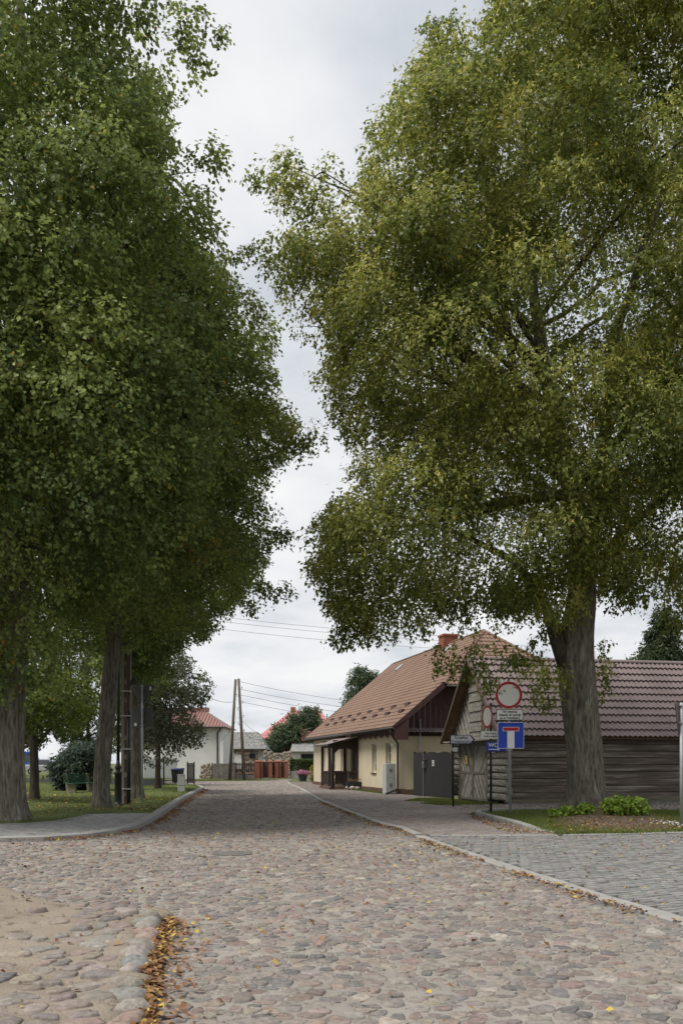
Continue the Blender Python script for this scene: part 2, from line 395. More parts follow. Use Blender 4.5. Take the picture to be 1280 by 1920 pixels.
x, y = jitter_grid(-8, -1.0, 4.3, 10, .2, .08)
d_edge = np.abs(x - np.interp(y, [4, 5.1, 6.1, 7.1, 8.2, 8.75], [-1.1, -1.28, -1.47, -1.64, -1.85, -1.86]))
prob = np.clip(1.5 - (d_edge - .2) / .62, .09, 1); prob = np.maximum(prob, np.clip((y - 8.6) / .7, 0, .95))
prob = np.maximum(prob, .95 * np.exp(-(((x + 4.5) / 1.3)**2 + ((y - 8.9) / .9)**2)))
k = inside(SHOULDER, x, y) & (edge_dist(SHOULDER, x, y) > .24) & in_view(x, y) & (rng.random(x.size) < prob); x, y = x[k], y[k]
rad = stone_radii(x, y, 10, .008, .17) * rng.uniform(.72, 1, (len(x), 1)) * np.clip(rng.normal(1, .1, (len(x), 10)), .75, 1.25); h = np.clip(rng.normal(.021, .008, len(x)), .010, .045)
V, Fc = stone_arrays(x, y, sh_h(x, y) - .004, rad, h, True)
lay_pieces(V, Fc, stone_colors(len(x), .3), rad.mean(1) / y, mt['stone'], shoulder, 'fieldstone', 'fieldstone_field', 220)
n = 7000; x = rng.uniform(-5, 4, n); y = 4.4 + 7*rng.random(n)**1.3; k = in_view(x, y, .6) & inside(road_poly, x, y); x, y = x[k], y[k]; n = len(x)
z = np.where(inside(SHOULDER, x, y), sh_h(x, y), .001); r_ = rng.gamma(2.2, .0042, n).clip(.004, .026); a = rng.uniform(0, 6.28, (n, 1)) + np.arange(5)*1.2566
ring = np.stack([x[:, None] + np.cos(a)*r_[:, None]*rng.uniform(.7, 1.2, (n, 5)), y[:, None] + np.sin(a)*r_[:, None]*rng.uniform(.7, 1.2, (n, 5)), np.repeat((z - .002)[:, None], 5, 1)], -1)
V = np.concatenate([ring, np.stack([x, y, z + r_*.8], -1)[:, None]], 1).reshape(-1, 3); b6 = (np.arange(n)*6)[:, None]
Fc = np.concatenate([b6 + np.array([j, (j+1) % 5, 5]) for j in range(5)])
peb = link_mesh('pebbles', np_mesh('pebbles', V, Fc, mt['stone'], np.repeat(stone_colors(n, .2), 6, 0), True)); tag(peb, 'loose grit and pebbles lying on the sandy joints', 'pebbles', kind='stuff')
# boulder kerb of the shoulder
bk = empty('boulder_kerb', (-1.5, 6.5, 0)); bk['kind'] = 'structure'
def boulder(c, rx, ry, rz, col, parent, seed):
    r_ = np.random.default_rng(seed); u = np.linspace(0, np.pi, 9); v = np.linspace(0, 2*np.pi, 15)[:-1]
    vs = []
    ph = r_.uniform(0, 6.28, 6)
    for a in u:
        for b in v:
            d = np.array([np.sin(a)*np.cos(b), np.sin(a)*np.sin(b), np.cos(a)])
            q = np.sign(d) * np.abs(d)**.86
            s = 1 + .09*np.sin(3*d[0]+ph[0]) + .08*np.sin(4*d[1]+ph[1]) + .07*np.sin(5*d[2]+ph[2]+2*d[0]) + r_.normal(0, .012)
            vs.append(q * s * (rx, ry, rz))
    vs = np.array(vs); fs = np.array([(i*14+j, i*14+(j+1) % 14, (i+1)*14+(j+1) % 14, (i+1)*14+j) for i in range(8) for j in range(14)])
    me = np_mesh('boulder', vs, fs, mt['stone'], np.repeat(np.array(col)[None], len(vs), 0), True)
    o = link_mesh('boulder', me, parent, (c[0]-parent.location.x, c[1]-parent.location.y, c[2]), (0, 0, r_.uniform(-.4, .4))); return o
yb = 4.4; i = 0
bcols = [(.29, .265, .23), (.27, .25, .225), (.31, .235, .205), (.30, .22, .19), (.31, .28, .25), (.25, .245, .23), (.26, .24, .20), (.25, .21, .16), (.34, .30, .27), (.23, .235, .235), (.32, .29, .265)]
while yb < 8.75:
    L_ = random.uniform(.17, .30); xb = float(np.interp(yb, [4, 5.1, 6.1, 7.1, 8.2, 8.75], [-1.12, -1.30, -1.49, -1.66, -1.87, -1.88]))
    boulder((xb - .02 + random.uniform(-.045, .045), yb + L_/2, .015), random.uniform(.10, .165), L_/2*.87, random.uniform(.085, .135), bcols[i % 11], bk, 50 + i); yb += L_; i += 1
for k in range(7):
    boulder((-2.02 - k*.26, 8.82 + k*.11 + random.uniform(-.05, .05), .02), .14, .11, .06 - k*.004, bcols[(k*3+1) % 11], bk, 90 + k)

# ------------------------------------------------------------------ block paving
def pav_field(poly, z, L_, W_, ang, origin, parent, cols_fn, limit, h=.03, pattern='run', gap=.007, margin=.03, exclude=None, ymax=70):
    pts = np.array(poly); c0 = pts.min(0); c1 = pts.max(0)
    ca, sa = math.cos(ang), math.sin(ang); cs = []
    ext = max(c1 - c0) * 1.5
    nu, nv = int(ext / L_), int(ext / W_)
    u, v = np.meshgrid(np.arange(-nu, nu + 1), np.arange(-nv, nv + 1))
    uu = (u + .5 * (v % 2)) * L_; vv = v * W_
    x = origin[0] + uu * ca - vv * sa; y = origin[1] + uu * sa + vv * ca
    k = inside(poly, x, y); x, y = x[k], y[k]
    k = (edge_dist(poly, x, y) > margin) & in_view(x, y, 1.6) & (y < ymax)
    if exclude is not None:
        for e in exclude: k &= ~(inside(e, x, y) | (edge_dist(e, x, y) < .09))
    x, y = x[k], y[k]; n = len(x)
    hl, hw, b = L_/2 - gap/2, W_/2 - gap/2, .006
    base = np.array([(-hl,-hw,0),(hl,-hw,0),(hl,hw,0),(-hl,hw,0),(-hl+b,-hw+b,h),(hl-b,-hw+b,h),(hl-b,hw-b,h),(-hl+b,hw-b,h)])
    a2 = ang + rng.normal(0, .015, n); X = base[:, 0][None]*np.cos(a2)[:, None] - base[:, 1][None]*np.sin(a2)[:, None]; Y = base[:, 0][None]*np.sin(a2)[:, None] + base[:, 1][None]*np.cos(a2)[:, None]
    Z = base[:, 2][None] + rng.normal(0, .0025, n)[:, None] + X*rng.normal(0, .012, n)[:, None]
    V = np.stack([x[:, None]+X, y[:, None]+Y, z + Z], -1)
    Fc = np.array([(4,5,6,7),(0,1,5,4),(1,2,6,5),(2,3,7,6),(3,0,4,7)])
    lay_pieces(V, Fc, cols_fn(n, x, y), np.where(np.abs(x) < .4*y, 1, .3) / y**1.2, mt['paver'], parent, 'paver', 'paver_field', limit, sm=False)
def grey_cols(n, x, y): return np.array((.215, .211, .205))[None] * rng.uniform(.78, 1.18, (n, 1)) * rng.uniform(.97, 1.03, (n, 3))
def pale_cols(n, x, y): return grey_cols(n, x, y)*1.4
def red_cols(n, x, y):
    t = (rng.random(n) < .35)[:, None]
    return np.where(t, np.array((.245, .188, .172)), np.array((.255, .232, .216))) * rng.uniform(.82, 1.15, (n, 1))
def offset(line, d): # shift a polyline to its right-hand side (+x here)
    return [(p[0] + d, p[1]) for p in line]
rk = [p for p in RIGHT if p[1] <= 18.6]
ISLAND = [(3.92, 26.0), (4.0, 24.2), (4.30, 20.6), (4.45, 19.3), (4.78, 18.45), (6.2, 18.6), (7.6, 19.05), (9.5, 19.6), (14, 20.4), (16, 27.0), (9, 27.6), (5.2, 27.3)]
grey_poly = offset([(3.75, -6), (3.55, 4), (3.34, 8.3), (2.95, 9.9), (2.45, 12.7), (1.72, 17.0), (1.55, 18.3)], .24) + [(4.7, 18.3), (6.2, 18.44), (7.6, 18.85), (9.5, 19.4), (20, 20.8), (20, -6)]
sq = sheet('block_paved_street', grey_poly, .004, mt['grit'], kind='structure')
pav_field(grey_poly, .008, .20, .125, R(28), (3, 9), sq, grey_cols, 300, h=.03, gap=.014)
FAC = [(2.62, 42.2), (-2.2, 61.4)]
walk_poly = [(1.78, 18.5), (1.55, 20.5), (1.18, 21.7), (.28, 28.0), (-.62, 34.6), (-1.28, 41), (-2.48, 53), (-3.58, 61.7), (-4.3, 70), (-2.4, 70), (-2.0, 61.9), (2.70, 42.5), (3.35, 41), (4.6, 36.6), (5.9, 32.2), (16, 34.2), (16, 27.2), (9, 27.7), (5.1, 27.45), (3.8, 26.1), (4.6, 18.5)]
STRIP_A = [(2.55, 34.6), (3.3, 37.2), (4.2, 37.0), (4.9, 35.6), (5.95, 31.95), (3.6, 31.3), (3.0, 32.6), (3.7, 33.9)]
STRIP_B = [(.62, 48.6), (2.1, 43.0), (2.55, 42.9), (1.35, 48.0), (.95, 49.3)]
APRON = [(3.8, 30.9), (6.0, 31.7), (16, 33.7), (16, 27.3), (9, 27.8), (5.1, 27.55), (4.0, 28.0)]
walk = sheet('block_paved_pavement', walk_poly, .012, mt['grit'], kind='structure')
pav_field(walk_poly, .018, .20, .10, R(8), (2, 20), walk, red_cols, 300, h=.03, exclude=[STRIP_A, STRIP_B, APRON], ymax=66)
apron = sheet('cobbled_apron', APRON, .018, mt['sand'], kind='structure')
x, y = jitter_grid(3.6, 15, 27, 34, .17, .2); k = inside(APRON, x, y) & (edge_dist(APRON, x, y) > .08) & in_view(x, y, 1); x, y = x[k], y[k]
rad = stone_radii(x, y, 7, .013, .14); V, Fc = stone_arrays(x, y, np.full(len(x), .018), rad, np.clip(rng.normal(.024, .008, len(x)), .008, .045), False)
lay_pieces(V, Fc, stone_colors(len(x), .35), rad.mean(1) / y, mt['stone'], apron, 'cobblestone', 'cobblestone_field', 150)

# kerbs, each stone a part
def kerb(name, line, wdt, z0, z1, step=1.0, gap=.012, mat='kerb'):
    """line runs along the road side; the kerb lies to the right of travel for wdt>0"""
    k = empty(name, (line[0][0], line[0][1], 0)); k['kind'] = 'structure'; o = Vector((line[0][0], line[0][1], 0))
    pts = [Vector((p[0], p[1], 0)) for p in line]
    S = [0.]; 
    for a, b in zip(pts, pts[1:]): S.append(S[-1] + (b - a).length)
    xs, ys = [p.x for p in pts], [p.y for p in pts]
    def at(s): return Vector((np.interp(s, S, xs), np.interp(s, S, ys), 0))
    zf = z1 if callable(z1) else (lambda s: z1)
    s = 0.
    while s < S[-1] - .05:
        e = min(s + step, S[-1]); a, b = at(s + gap/2), at(e - gap/2)
        d = (b - a).normalized(); nrm = Vector((d.y, -d.x, 0)) * wdt
        za, zb = zf(s / S[-1]) + random.uniform(-.004, .004), zf(e / S[-1]) + random.uniform(-.004, .004); a -= o; b -= o
        q = nrm * .12; U = Vector((0, 0, 1))
        vs = [a + U*z0, b + U*z0, b + nrm + U*z0, a + nrm + U*z0, a + U*(za-.02), b + U*(zb-.02), b + nrm + U*zb, a + nrm + U*za, a + q + U*za, b + q + U*zb]
        MB().add(vs, [(3,2,1,0),(0,1,5,4),(4,5,9,8),(8,9,6,7),(1,2,6,9,5),(2,3,7,6),(3,0,4,8,7)]).build('kerbstone', mt[mat], k)
        s = e
    return k
rline = [p for p in RIGHT if 4 <= p[1] <= 18.3] + [(1.58, 18.3)]
kerb('flush_kerb', rline, .2, -.05, .042)
kerb('pavement_kerb', [(1.56, 18.35), (1.32, 20.5), (.96, 21.6), (.05, 28.0), (-.85, 34.6), (-1.5, 41), (-2.7, 53), (-3.8, 61.7), (-4.4, 69)], .17, -.05, .075)
kerb('crossing_kerb', [(1.9, 18.35), (4.65, 18.35)], -.1, -.05, .048)
kerb('lawn_kerb', [(-30, 16.4), (-14, 16.8), (-6.9, 17.2), (-5.7, 17.6), (-5.1, 18.5), (-4.85, 20.3), (-5.2, 24.4), (-6.4, 34.1), (-8.2, 51.2), (-9.2, 55.5), (-11, 58.5)], -.24, -.05, lambda f: .10 + .06 * min(1, max(0, f - .36) * 8))
kerb('island_kerb', [(4.85, 18.42), (4.45, 19.3), (4.30, 20.6), (4.0, 24.2), (3.92, 26.0), (5.2, 27.3), (6.5, 27.42)], .16, -.05, lambda f: .05 + .11 * min(1, f * 4))
kerb('island_edging', [(14, 20.4), (9.5, 19.6), (7.6, 19.05), (6.2, 18.6), (4.78, 18.42)], .12, -.05, .055)
# left footway
LF = [(-30, 16.6), (-14, 17.05), (-6.95, 17.46), (-5.9, 17.8), (-5.36, 18.6), (-5.1, 20.3), (-5.42, 24.3), (-5.5, 24.9), (-7.2, 24.9), (-7.15, 23.2), (-7.05, 21.9), (-7.5, 20.9), (-8.3, 20.4), (-14, 20.1), (-30, 19.8)]
lw = sheet('block_paved_footway', LF, .07, mt['grit'], kind='structure')
pav_field(LF, .072, .20, .10, R(35), (-6, 20), lw, pale_cols, 250, h=.03, gap=.016)
kerb('footway_edging', [(-5.5, 24.95), (-7.22, 24.95), (-7.2, 23.2), (-7.1, 21.95), (-7.55, 20.95), (-8.35, 20.45), (-14, 20.15)], .06, 0, .125, 1.0)

# ------------------------------------------------------------------ lawns
def z_left(x, y):
    return .11 + .05*np.sin(x*.35+1)*np.sin(y*.21) + .03*np.sin(x*1.3+y*.7) * np.clip((y - 22) / 6, 0, 1) + .16*np.exp(-(((x+9.2)/1.6)**2 + ((y-44)/2.5)**2)) + np.clip((-x-14)/40, 0, .6)
TREE = Vector((7.12, 25.0, 0))
def z_isl(x, y): return .07 + .24*np.exp(-(((x-7.2)/1.5)**2 + ((y-23.9)/2.0)**2)) + .01*np.sin(x*3)*np.sin(y*2.3)
def lawn(name, poly, zf, mat, nx, ny, drop=.08):
    p = np.array(poly); gx, gy = np.meshgrid(np.linspace(p[:,0].min(), p[:,0].max(), nx), np.linspace(p[:,1].min(), p[:,1].max(), ny))
    e = edge_dist(poly, gx, gy); ins = inside(poly, gx, gy); z = zf(gx, gy) - .03*np.clip(1 - e/.3, 0, 1)
    ii = (np.arange(ny-1)[:, None]*nx + np.arange(nx-1)[None]).ravel(); q = np.stack([ii, ii+1, ii+nx+1, ii+nx], 1)
    keep = ins.ravel()[q].any(1); V = np.stack([gx, gy, np.where(ins, z, -.04)], -1).reshape(-1, 3)
    # pull outside vertices of kept cells onto the outline
    for i in np.unique(q[keep][~ins.ravel()[q[keep]]]):
        bx, by, bd = 0, 0, 1e9
        for a, b in zip(poly, poly[1:] + poly[:1]):
            ex, ey = b[0]-a[0], b[1]-a[1]; t = max(0, min(1, ((V[i,0]-a[0])*ex + (V[i,1]-a[1])*ey) / max(ex*ex+ey*ey, 1e-9)))
            cx, cy = a[0]+t*ex, a[1]+t*ey; d = (V[i,0]-cx)**2 + (V[i,1]-cy)**2
            if d < bd: bx, by, bd = cx, cy, d
        V[i] = (bx, by, float(zf(np.array(bx), np.array(by))) - .03)
    o = link_mesh(name, np_mesh(name, V, q[keep], mat, sm=True)); o['kind'] = 'structure'; return o
LAWN = [(-45, 19.6), (-14, 20.25), (-8.4, 20.55), (-7.65, 21.05), (-7.2, 22), (-7.3, 25.05), (-5.55, 25.0), (-6.62, 34.1), (-8.42, 51.2), (-9.5, 55.6), (-11.2, 58.9), (-16, 66), (-16, 74), (-10.5, 75.5), (-10.5, 79), (-45, 79)]
lawn('lawn', LAWN, z_left, mt['soil'], 120, 160)
lawn('tree_island', ISLAND, z_isl, mt['soil'], 90, 70)
SA = lawn('grass_verge', STRIP_A, lambda x, y: .055 + 0*x, mt['soil'], 26, 40)
SB = lawn('grass_bed', STRIP_B, lambda x, y: .06 + 0*x, mt['soil'], 26, 40)
FARV = [(-9.3, 74.2), (-6.6, 75.6), (-5.6, 77.2), (-7.5, 77.0), (-13, 75.0), (-13.5, 73.6)]
lawn('far_verge', FARV, lambda x, y: .05 + 0*x, mt['soil'], 20, 12)
def grass(name, poly, zf, n, hgt, label, bare=None, hmul=1.0):
    p = np.array(poly); x = rng.uniform(p[:,0].min(), p[:,0].max(), n*3); y = p[:,1].min() + (p[:,1].max()-p[:,1].min())*rng.random(n*3)**1.6
    k = inside(poly, x, y) & in_view(x, y, 1.5)
    if bare is not None: k &= rng.random(x.size) > bare(x, y)
    x, y = x[k][:n], y[k][:n]; m = len(x); z = zf(x, y) - .012
    a = rng.uniform(0, 2*np.pi, m); wd = rng.uniform(.006, .013, m) * np.clip(y/25, 1, 2.2); h = rng.uniform(.4, 1.2, m)*hgt*hmul; lean = rng.normal(0, .4, (m, 2))*h[:, None]
    b = np.stack([x, y, z], -1); s = np.stack([np.cos(a)*wd, np.sin(a)*wd, 0*a], -1); t = b + np.concatenate([lean, h[:, None]], 1)
    V = np.stack([b - s, b + s, t], 1).reshape(-1, 3); Fc = np.arange(m*3).reshape(-1, 3)
    tone = .5 + .5*np.sin(x*.9+y*.5)*np.sin(y*.8-x*.3)
    c = np.array((.115, .155, .032))[None]*(1-tone[:, None]*.35) + np.array((.19, .19, .06))[None]*tone[:, None]*.35
    c = c*rng.uniform(.7, 1.25, (m, 1))
    o = link_mesh(name, np_mesh(name, V, Fc, mt['grass'], np.repeat(c, 3, 0))); tag(o, label, 'grass', kind='stuff')
grass('grass', LAWN, z_left, 90000, .055, 'mown grass of the shaded lawn under the trees beside the road', lambda x, y: .8*np.exp(-(((x+8.7)/1.2)**2 + ((y-22.2)/.9)**2)))
grass('grass', ISLAND, z_isl, 42000, .07, 'grass on the island round the big linden trunk', lambda x, y: .97*np.exp(-(((x-6.9)/1.5)**2 + ((y-21.6)/2.7)**2)**2))
grass('grass', STRIP_A, lambda x, y: .055+0*x, 9000, .06, 'grass verge before the dark board gate and barn door')
grass('grass', STRIP_B, lambda x, y: .06+0*x, 5000, .06, 'small grass bed along the cream house wall')
grass('grass', FARV, lambda x, y: .05+0*x, 3000, .08, 'strip of grass at the foot of the braced twin pole')
# bare earth round the linden
BARE = [(4.9, 18.75), (6.2, 18.85), (8.0, 19.5), (8.9, 21.5), (8.6, 23.9), (7.3, 25.2), (5.8, 24.0), (5.2, 21.5)]
lawn('bare_earth', BARE, lambda x, y: z_isl(x, y) + .012, mt['mound'], 40, 50)

# fallen leaves
LIT = np.array([(.22, .105, .05), (.18, .085, .045), (.26, .145, .07), (.31, .20, .08), (.38, .27, .07), (.13, .075, .045)])
def litter(name, x, y, z, label, size=.05, pale=0.0, pile=.015):
    n = len(x); a = rng.uniform(0, 2*np.pi, n); s = size*rng.uniform(.6, 1.3, n)
    base = np.array([(-.55,0,0),(0,-.4,.12),(.55,0,.05),(0,.4,.18)]); 
    X = (base[:,0][None]*np.cos(a)[:,None] - base[:,1][None]*np.sin(a)[:,None])*s[:,None]; Y = (base[:,0][None]*np.sin(a)[:,None] + base[:,1][None]*np.cos(a)[:,None])*s[:,None]
    tlt = rng.normal(0, .35, (n, 2)); Z = base[:,2][None]*s[:,None] + X*tlt[:, :1] + Y*tlt[:, 1:]
    V = np.stack([x[:,None]+X, y[:,None]+Y, (z + rng.random(n)*pile)[:,None] + Z + .012], -1).reshape(-1, 3)
    c = LIT[rng.choice(6, n, p=[.26, .24, .2, .14, .06, .10])]*rng.uniform(.75, 1.2, (n, 1))
    if pale: c = np.where((rng.random(n) < pale)[:, None], np.array((.50, .36, .06)), c)
    o = link_mesh(name, np_mesh(name, V, np.arange(n*4).reshape(-1, 4), mt['litter'], np.repeat(c, 4, 0))); tag(o, label, 'leaves', kind='stuff')
def along(line, n, spread, pw=1.0):
    p = np.array(line); seg = np.hypot(*(p[1:]-p[:-1]).T); cs = np.r_[0, np.cumsum(seg)]; s = rng.random(n)**pw*cs[-1]
    x = np.interp(s, cs, p[:,0]); y = np.interp(s, cs, p[:,1]); return x + spread(n), y + rng.normal(0, .06, n)
clump = lambda x, y, f=1.3: (np.sin(y*2.1*f) + np.sin(y*5.3*f+1) + np.sin(y*.9*f+2)) > rng.normal(.1, 1.0, len(x))
x, y = along([(-1.14, 4.6), (-1.32, 5.6), (-1.48, 6.6), (-1.66, 7.6), (-1.72, 8.5)], 1900, lambda n: np.abs(rng.normal(0, .065, n)) * rng.choice([1, 1, 1, 3], n) - .02)
litter('fallen_leaves', x, y, np.full(len(x), .0), 'drift of orange dead leaves against the boulder kerb', .05, .07, .06)
x, y = along([p for p in RIGHT if 5 < p[1] < 40], 2300, lambda n: -np.abs(rng.normal(0, .13, n)) + .02); k = clump(x, y)
litter('fallen_leaves', x[k], y[k], np.full(k.sum(), .02), 'line of orange leaves along the flush kerb on the cobbles', .055, .08, .03)
x, y = along([(-12, 16.75), (-6.9, 17.1), (-5.7, 17.5), (-5.0, 18.4), (-4.75, 20.3), (-5.1, 24.4), (-6.3, 34.1), (-8.0, 50)], 5200, lambda n: np.abs(rng.normal(0, .14, n))); k = clump(x, y, .8)
litter('fallen_leaves', x[k], y[k], np.full(k.sum(), .02), 'rusty leaves gathered at the lawn kerb foot', .06, .03, .03)
x = rng.uniform(-9, 9, 9000); y = 4.6 + 24*rng.random(9000)**1.1; k = in_view(x, y, .5) & (rng.random(9000) < np.clip(.15 + .6*np.exp(-((y-18)/6)**2), 0, 1)) & ~inside(ISLAND, x, y) & ~((x < -4.6) & (y > 16.5))
z = np.where(inside(SHOULDER, x, y), sh_h(x, y), .026)
litter('fallen_leaves', x[k], y[k], z[k], 'single fallen leaves scattered over the cobbles and paving', .052, .14, .0)
x = rng.uniform(4.8, 9.0, 1500); y = rng.uniform(18.6, 24, 1500); k = inside(BARE, x, y)
litter('fallen_leaves', x[k], y[k], z_isl(x, y)[k] + .01, 'brown leaves on the bare earth before the linden trunk', .055, .05, .01)
x = rng.uniform(3.6, 4.6, 900); y = rng.uniform(18.6, 24.5, 900); k = x < np.interp(y, [18.4, 19.3, 20.6, 24.2], [4.75, 4.4, 4.25, 3.95]); k &= rng.random(900) < .7
litter('fallen_leaves', x[k], y[k], np.full(k.sum(), .04), 'orange leaves in the gutter beside the island kerb', .055, .05, .02)
x = rng.uniform(-16, -5.3, 1500); y = rng.uniform(20.5, 40, 1500); k = inside(LAWN, x, y)
litter('fallen_leaves', x[k], y[k], z_left(x, y)[k] + .03, 'yellow leaves strewn over the shaded lawn', .075, .35, .01)

# ------------------------------------------------------------------ trees
def leaf_mesh(name, pos, outd, size, aspect, cols, droop, tri=False):
    """one folded rhombus per leaf; pos (n,3) outd (n,3) size (n) aspect (n)"""
    n = len(pos)
    nr = outd*.75 + np.array((0, 0, .38)) + rng.normal(0, .48, (n, 3)); nr /= np.linalg.norm(nr, axis=1, keepdims=True) + 1e-9
    td = outd*rng.uniform(.1, .9, (n, 1)) + np.array((0, 0, -1.0))*droop[:, None] + rng.normal(0, .4, (n, 3))
    td -= nr*(td*nr).sum(1, keepdims=True); td /= np.linalg.norm(td, axis=1, keepdims=True) + 1e-9
    sd_ = np.cross(nr, td); L_ = size[:, None]; Wd = (size*aspect)[:, None]
    a = pos; c = pos + td*L_; m = pos + td*L_*.40
    b = m + sd_*Wd*.5 + nr*L_*.10; d = m - sd_*Wd*.5 + nr*L_*.10
    if tri:
        m2 = pos + td*L_*.12; V = np.stack([m2 + sd_*Wd*.55, c, m2 - sd_*Wd*.55], 1).reshape(-1, 3)
        return V, np.arange(n*3).reshape(-1, 3), np.repeat(cols, 3, 0)
    V = np.stack([a, b, c, d], 1).reshape(-1, 3)
    return V, np.arange(n*4).reshape(-1, 4), np.repeat(cols, 4, 0)
def pick_in(poly, n):
    p = np.array(poly, float); lo, hi = p.min(0), p.max(0); xs, ys = [], []; tot = 0
    while tot < n:
        x = rng.uniform(lo[0], hi[0], n*2); y = rng.uniform(lo[1], hi[1], n*2); k = inside(poly, x, y); xs.append(x[k]); ys.append(y[k]); tot += k.sum()
    return np.concatenate(xs)[:n], np.concatenate(ys)[:n]
def tree(name, label, cat, Y0, trunk, outline, nclump, per, leaf, base_c, lit_c, dmax=4.2, cr=(.55, 1.05), thin=None, bract=0.0, bract_c=(.27, .26, .075),
         limbs=(), nlimb=14, droop=.8, group=None, bark='bark', spray=7, flat=.62, dshift=0.0, tone=.35, needle=False, nsec=2, foot=.0, yellow=.0, extra=(), tri=True):
    """trunk: list of (px,py,radius m); outline: crown silhouette in photo pixels at depth Y0, inflated to its own depth"""
    global rng
    keep_rng, keep_state = rng, random.getstate(); rng = np.random.default_rng(int(Y0*10) + int(trunk[0][0]) + 5000); random.seed(int(Y0*10))
    ppm = F / Y0
    b = P(trunk[0][0], trunk[0][1], Y0); root = empty(name, (b.x, b.y, max(b.z, 0) if foot == 0 else foot)); o = root.location.copy()
    tag(root, label, cat, group)
    # ---- trunk and explicit limbs
    mb = MB(); pts = [P(a, c, Y0) - o for a, c, r in trunk]; rs = [r for a, c, r in trunk]
    def dense(pts, rs, step):
        op, orr = [], []
        for i in range(len(pts)-1):
            k = max(1, int((pts[i+1]-pts[i]).length/step))
            for j in range(k): t = j/k; op.append(pts[i].lerp(pts[i+1], t)); orr.append(rs[i]*(1-t)+rs[i+1]*t)
        return op + [pts[-1]], orr + [rs[-1]]
    pd, rd = dense(pts, rs, .35)
    # root flare
    big = rs[0] > .22
    if big: pd, rd = dense(pts, rs, .16)
    nT = 72 if big else 26; ph = [random.uniform(0, 6.28) for _ in range(4)]
    pa = np.array([tuple(p) for p in pd]); ra = np.array(rd); hg = np.maximum(pa[:, 2] - pa[0, 2], 0); A = 2*np.pi*np.arange(nT)/nT
    fl = np.exp(-hg/.28)[:, None]; H_ = hg[:, None]; A_ = A[None]
    rad_ = 1 + fl*(.30 + .22*np.sin(5*A_+ph[0]) + .10*np.sin(8*A_+ph[1])) + .045*np.sin(7*A_+ph[2]+H_*.5) + .04*np.sin(3*A_+H_*1.3+ph[3])
    rad_ = rad_*ra[:, None] + rng.normal(0, .004, (len(ra), nT))
    if big:
        wob = np.cumsum(rng.normal(0, .18, (len(ra), 1)), 0); fur = np.abs(np.sin(12*A_ + .8*np.sin(3*A_ + H_*1.1) + wob*.6 + .5*np.sin(H_*2.3 + 2*A_)))
        rad_ = rad_ + .020*(fur**.6 - .6) + rng.normal(0, .0035, rad_.shape)
    X = pa[:, 0][:, None] + rad_*np.cos(A_); Yv = pa[:, 1][:, None] + rad_*np.sin(A_); Z = np.repeat(pa[:, 2][:, None], nT, 1); Z[0] -= .12
    VV = np.stack([X, Yv, Z], -1).reshape(-1, 3); i0 = (np.arange(len(ra)-1)[:, None]*nT + np.arange(nT)[None]); i1 = (np.arange(len(ra)-1)[:, None]*nT + (np.arange(nT)[None]+1) % nT)
    Q = np.stack([i0, i1, i1+nT, i0+nT], -1).reshape(-1, 4)
    link_mesh('trunk', np_mesh('trunk', VV, Q, mt[bark], sm=True), root)
    br = MB()
    for lim in limbs:
        q, r_ = dense([P(a, c, Y0+dy) - o for a, c, dy, r in lim], [r for a, c, dy, r in lim], .6)
        q = [v + Vector((random.uniform(-.05, .05), random.uniform(-.05, .05), random.uniform(-.03, .03))) if 0 < i < len(q)-1 else v for i, v in enumerate(q)]
        br.tube(q, r_, 10, True)
    # ---- clumps
    px, py = pick_in(outline, int(nclump*1.7))
    if thin is not None: k = rng.random(len(px)) < thin(px, py); px, py = px[k], py[k]
    n = len(px); e = edge_dist(outline, px, py)/ppm
    half = np.minimum(dmax, np.sqrt(np.maximum(e, .05)*(2*dmax)*.9) + .1)
    sg = rng.random(n)*2 - 1.12; sg = np.sign(sg)*np.abs(sg)**.5; sg = np.maximum(sg, -1)
    yy = sg*half + dshift
    # a crown is domed: drop clumps that would stick out of it above or to the side
    qx = HX + (px-HX)*Y0/(Y0+yy); qy = HY - (HY-py)*Y0/(Y0+yy)
    k = inside(outline, qx, qy) & (edge_dist(outline, qx, qy)/ppm > .12); k &= np.cumsum(k) <= nclump
    px, py, yy, e = px[k], py[k], yy[k], np.minimum(e[k], edge_dist(outline, qx[k], qy[k])/ppm); n = len(px)
    r = np.minimum(rng.uniform(cr[0], cr[1], n), e*.72 + .06)
    if len(extra):
        ex = np.array(extra, float); px = np.r_[px, ex[:, 0]]; py = np.r_[py, ex[:, 1]]; r = np.r_[r, ex[:, 2]]; yy = np.r_[yy, ex[:, 3]]; e = np.r_[e, np.full(len(ex), .45)]; n = len(px)
    sc_ = 1 + 0*yy
    cx = (px-HX)/F*Y0*sc_; cz = CH + (HY-py)/F*Y0
    C = np.stack([cx, Y0+yy, cz], -1)
    axis = np.array([(np.mean(px)-HX)/F*Y0, Y0+dshift, 0])
    oc = C - axis; oc[:, 2] = (cz - np.percentile(cz, 35))*.5; oc /= np.linalg.norm(oc, axis=1, keepdims=True) + 1e-9
    off = (px < -90) | (px > 1370) | (py < -90)
    cnt = np.maximum((per*(r/np.mean(cr))**1.7).astype(int), 24); cnt = np.where(off, cnt//5, cnt); szm = np.where(off, 2.1, 1.0)
    ns = np.maximum(cnt//spray, 1); idx = np.repeat(np.arange(n), ns); m = len(idx)
    d = rng.normal(0, 1, (m, 3)) + oc[idx]*.75 + np.array((0, 0, .55)); d /= np.linalg.norm(d, axis=1, keepdims=True)
    rr = r[idx]*(.45 + .55*rng.random(m)**.7)
    sp = C[idx] + d*rr[:, None]*np.array((1.08, 1.08, flat))
    hang = d*.55 + oc[idx]*.25 + np.array((0, 0, -1.0))*droop*rng.uniform(.3, 1.1, (m, 1)) + rng.normal(0, .25, (m, 3)); hang /= np.linalg.norm(hang, axis=1, keepdims=True)
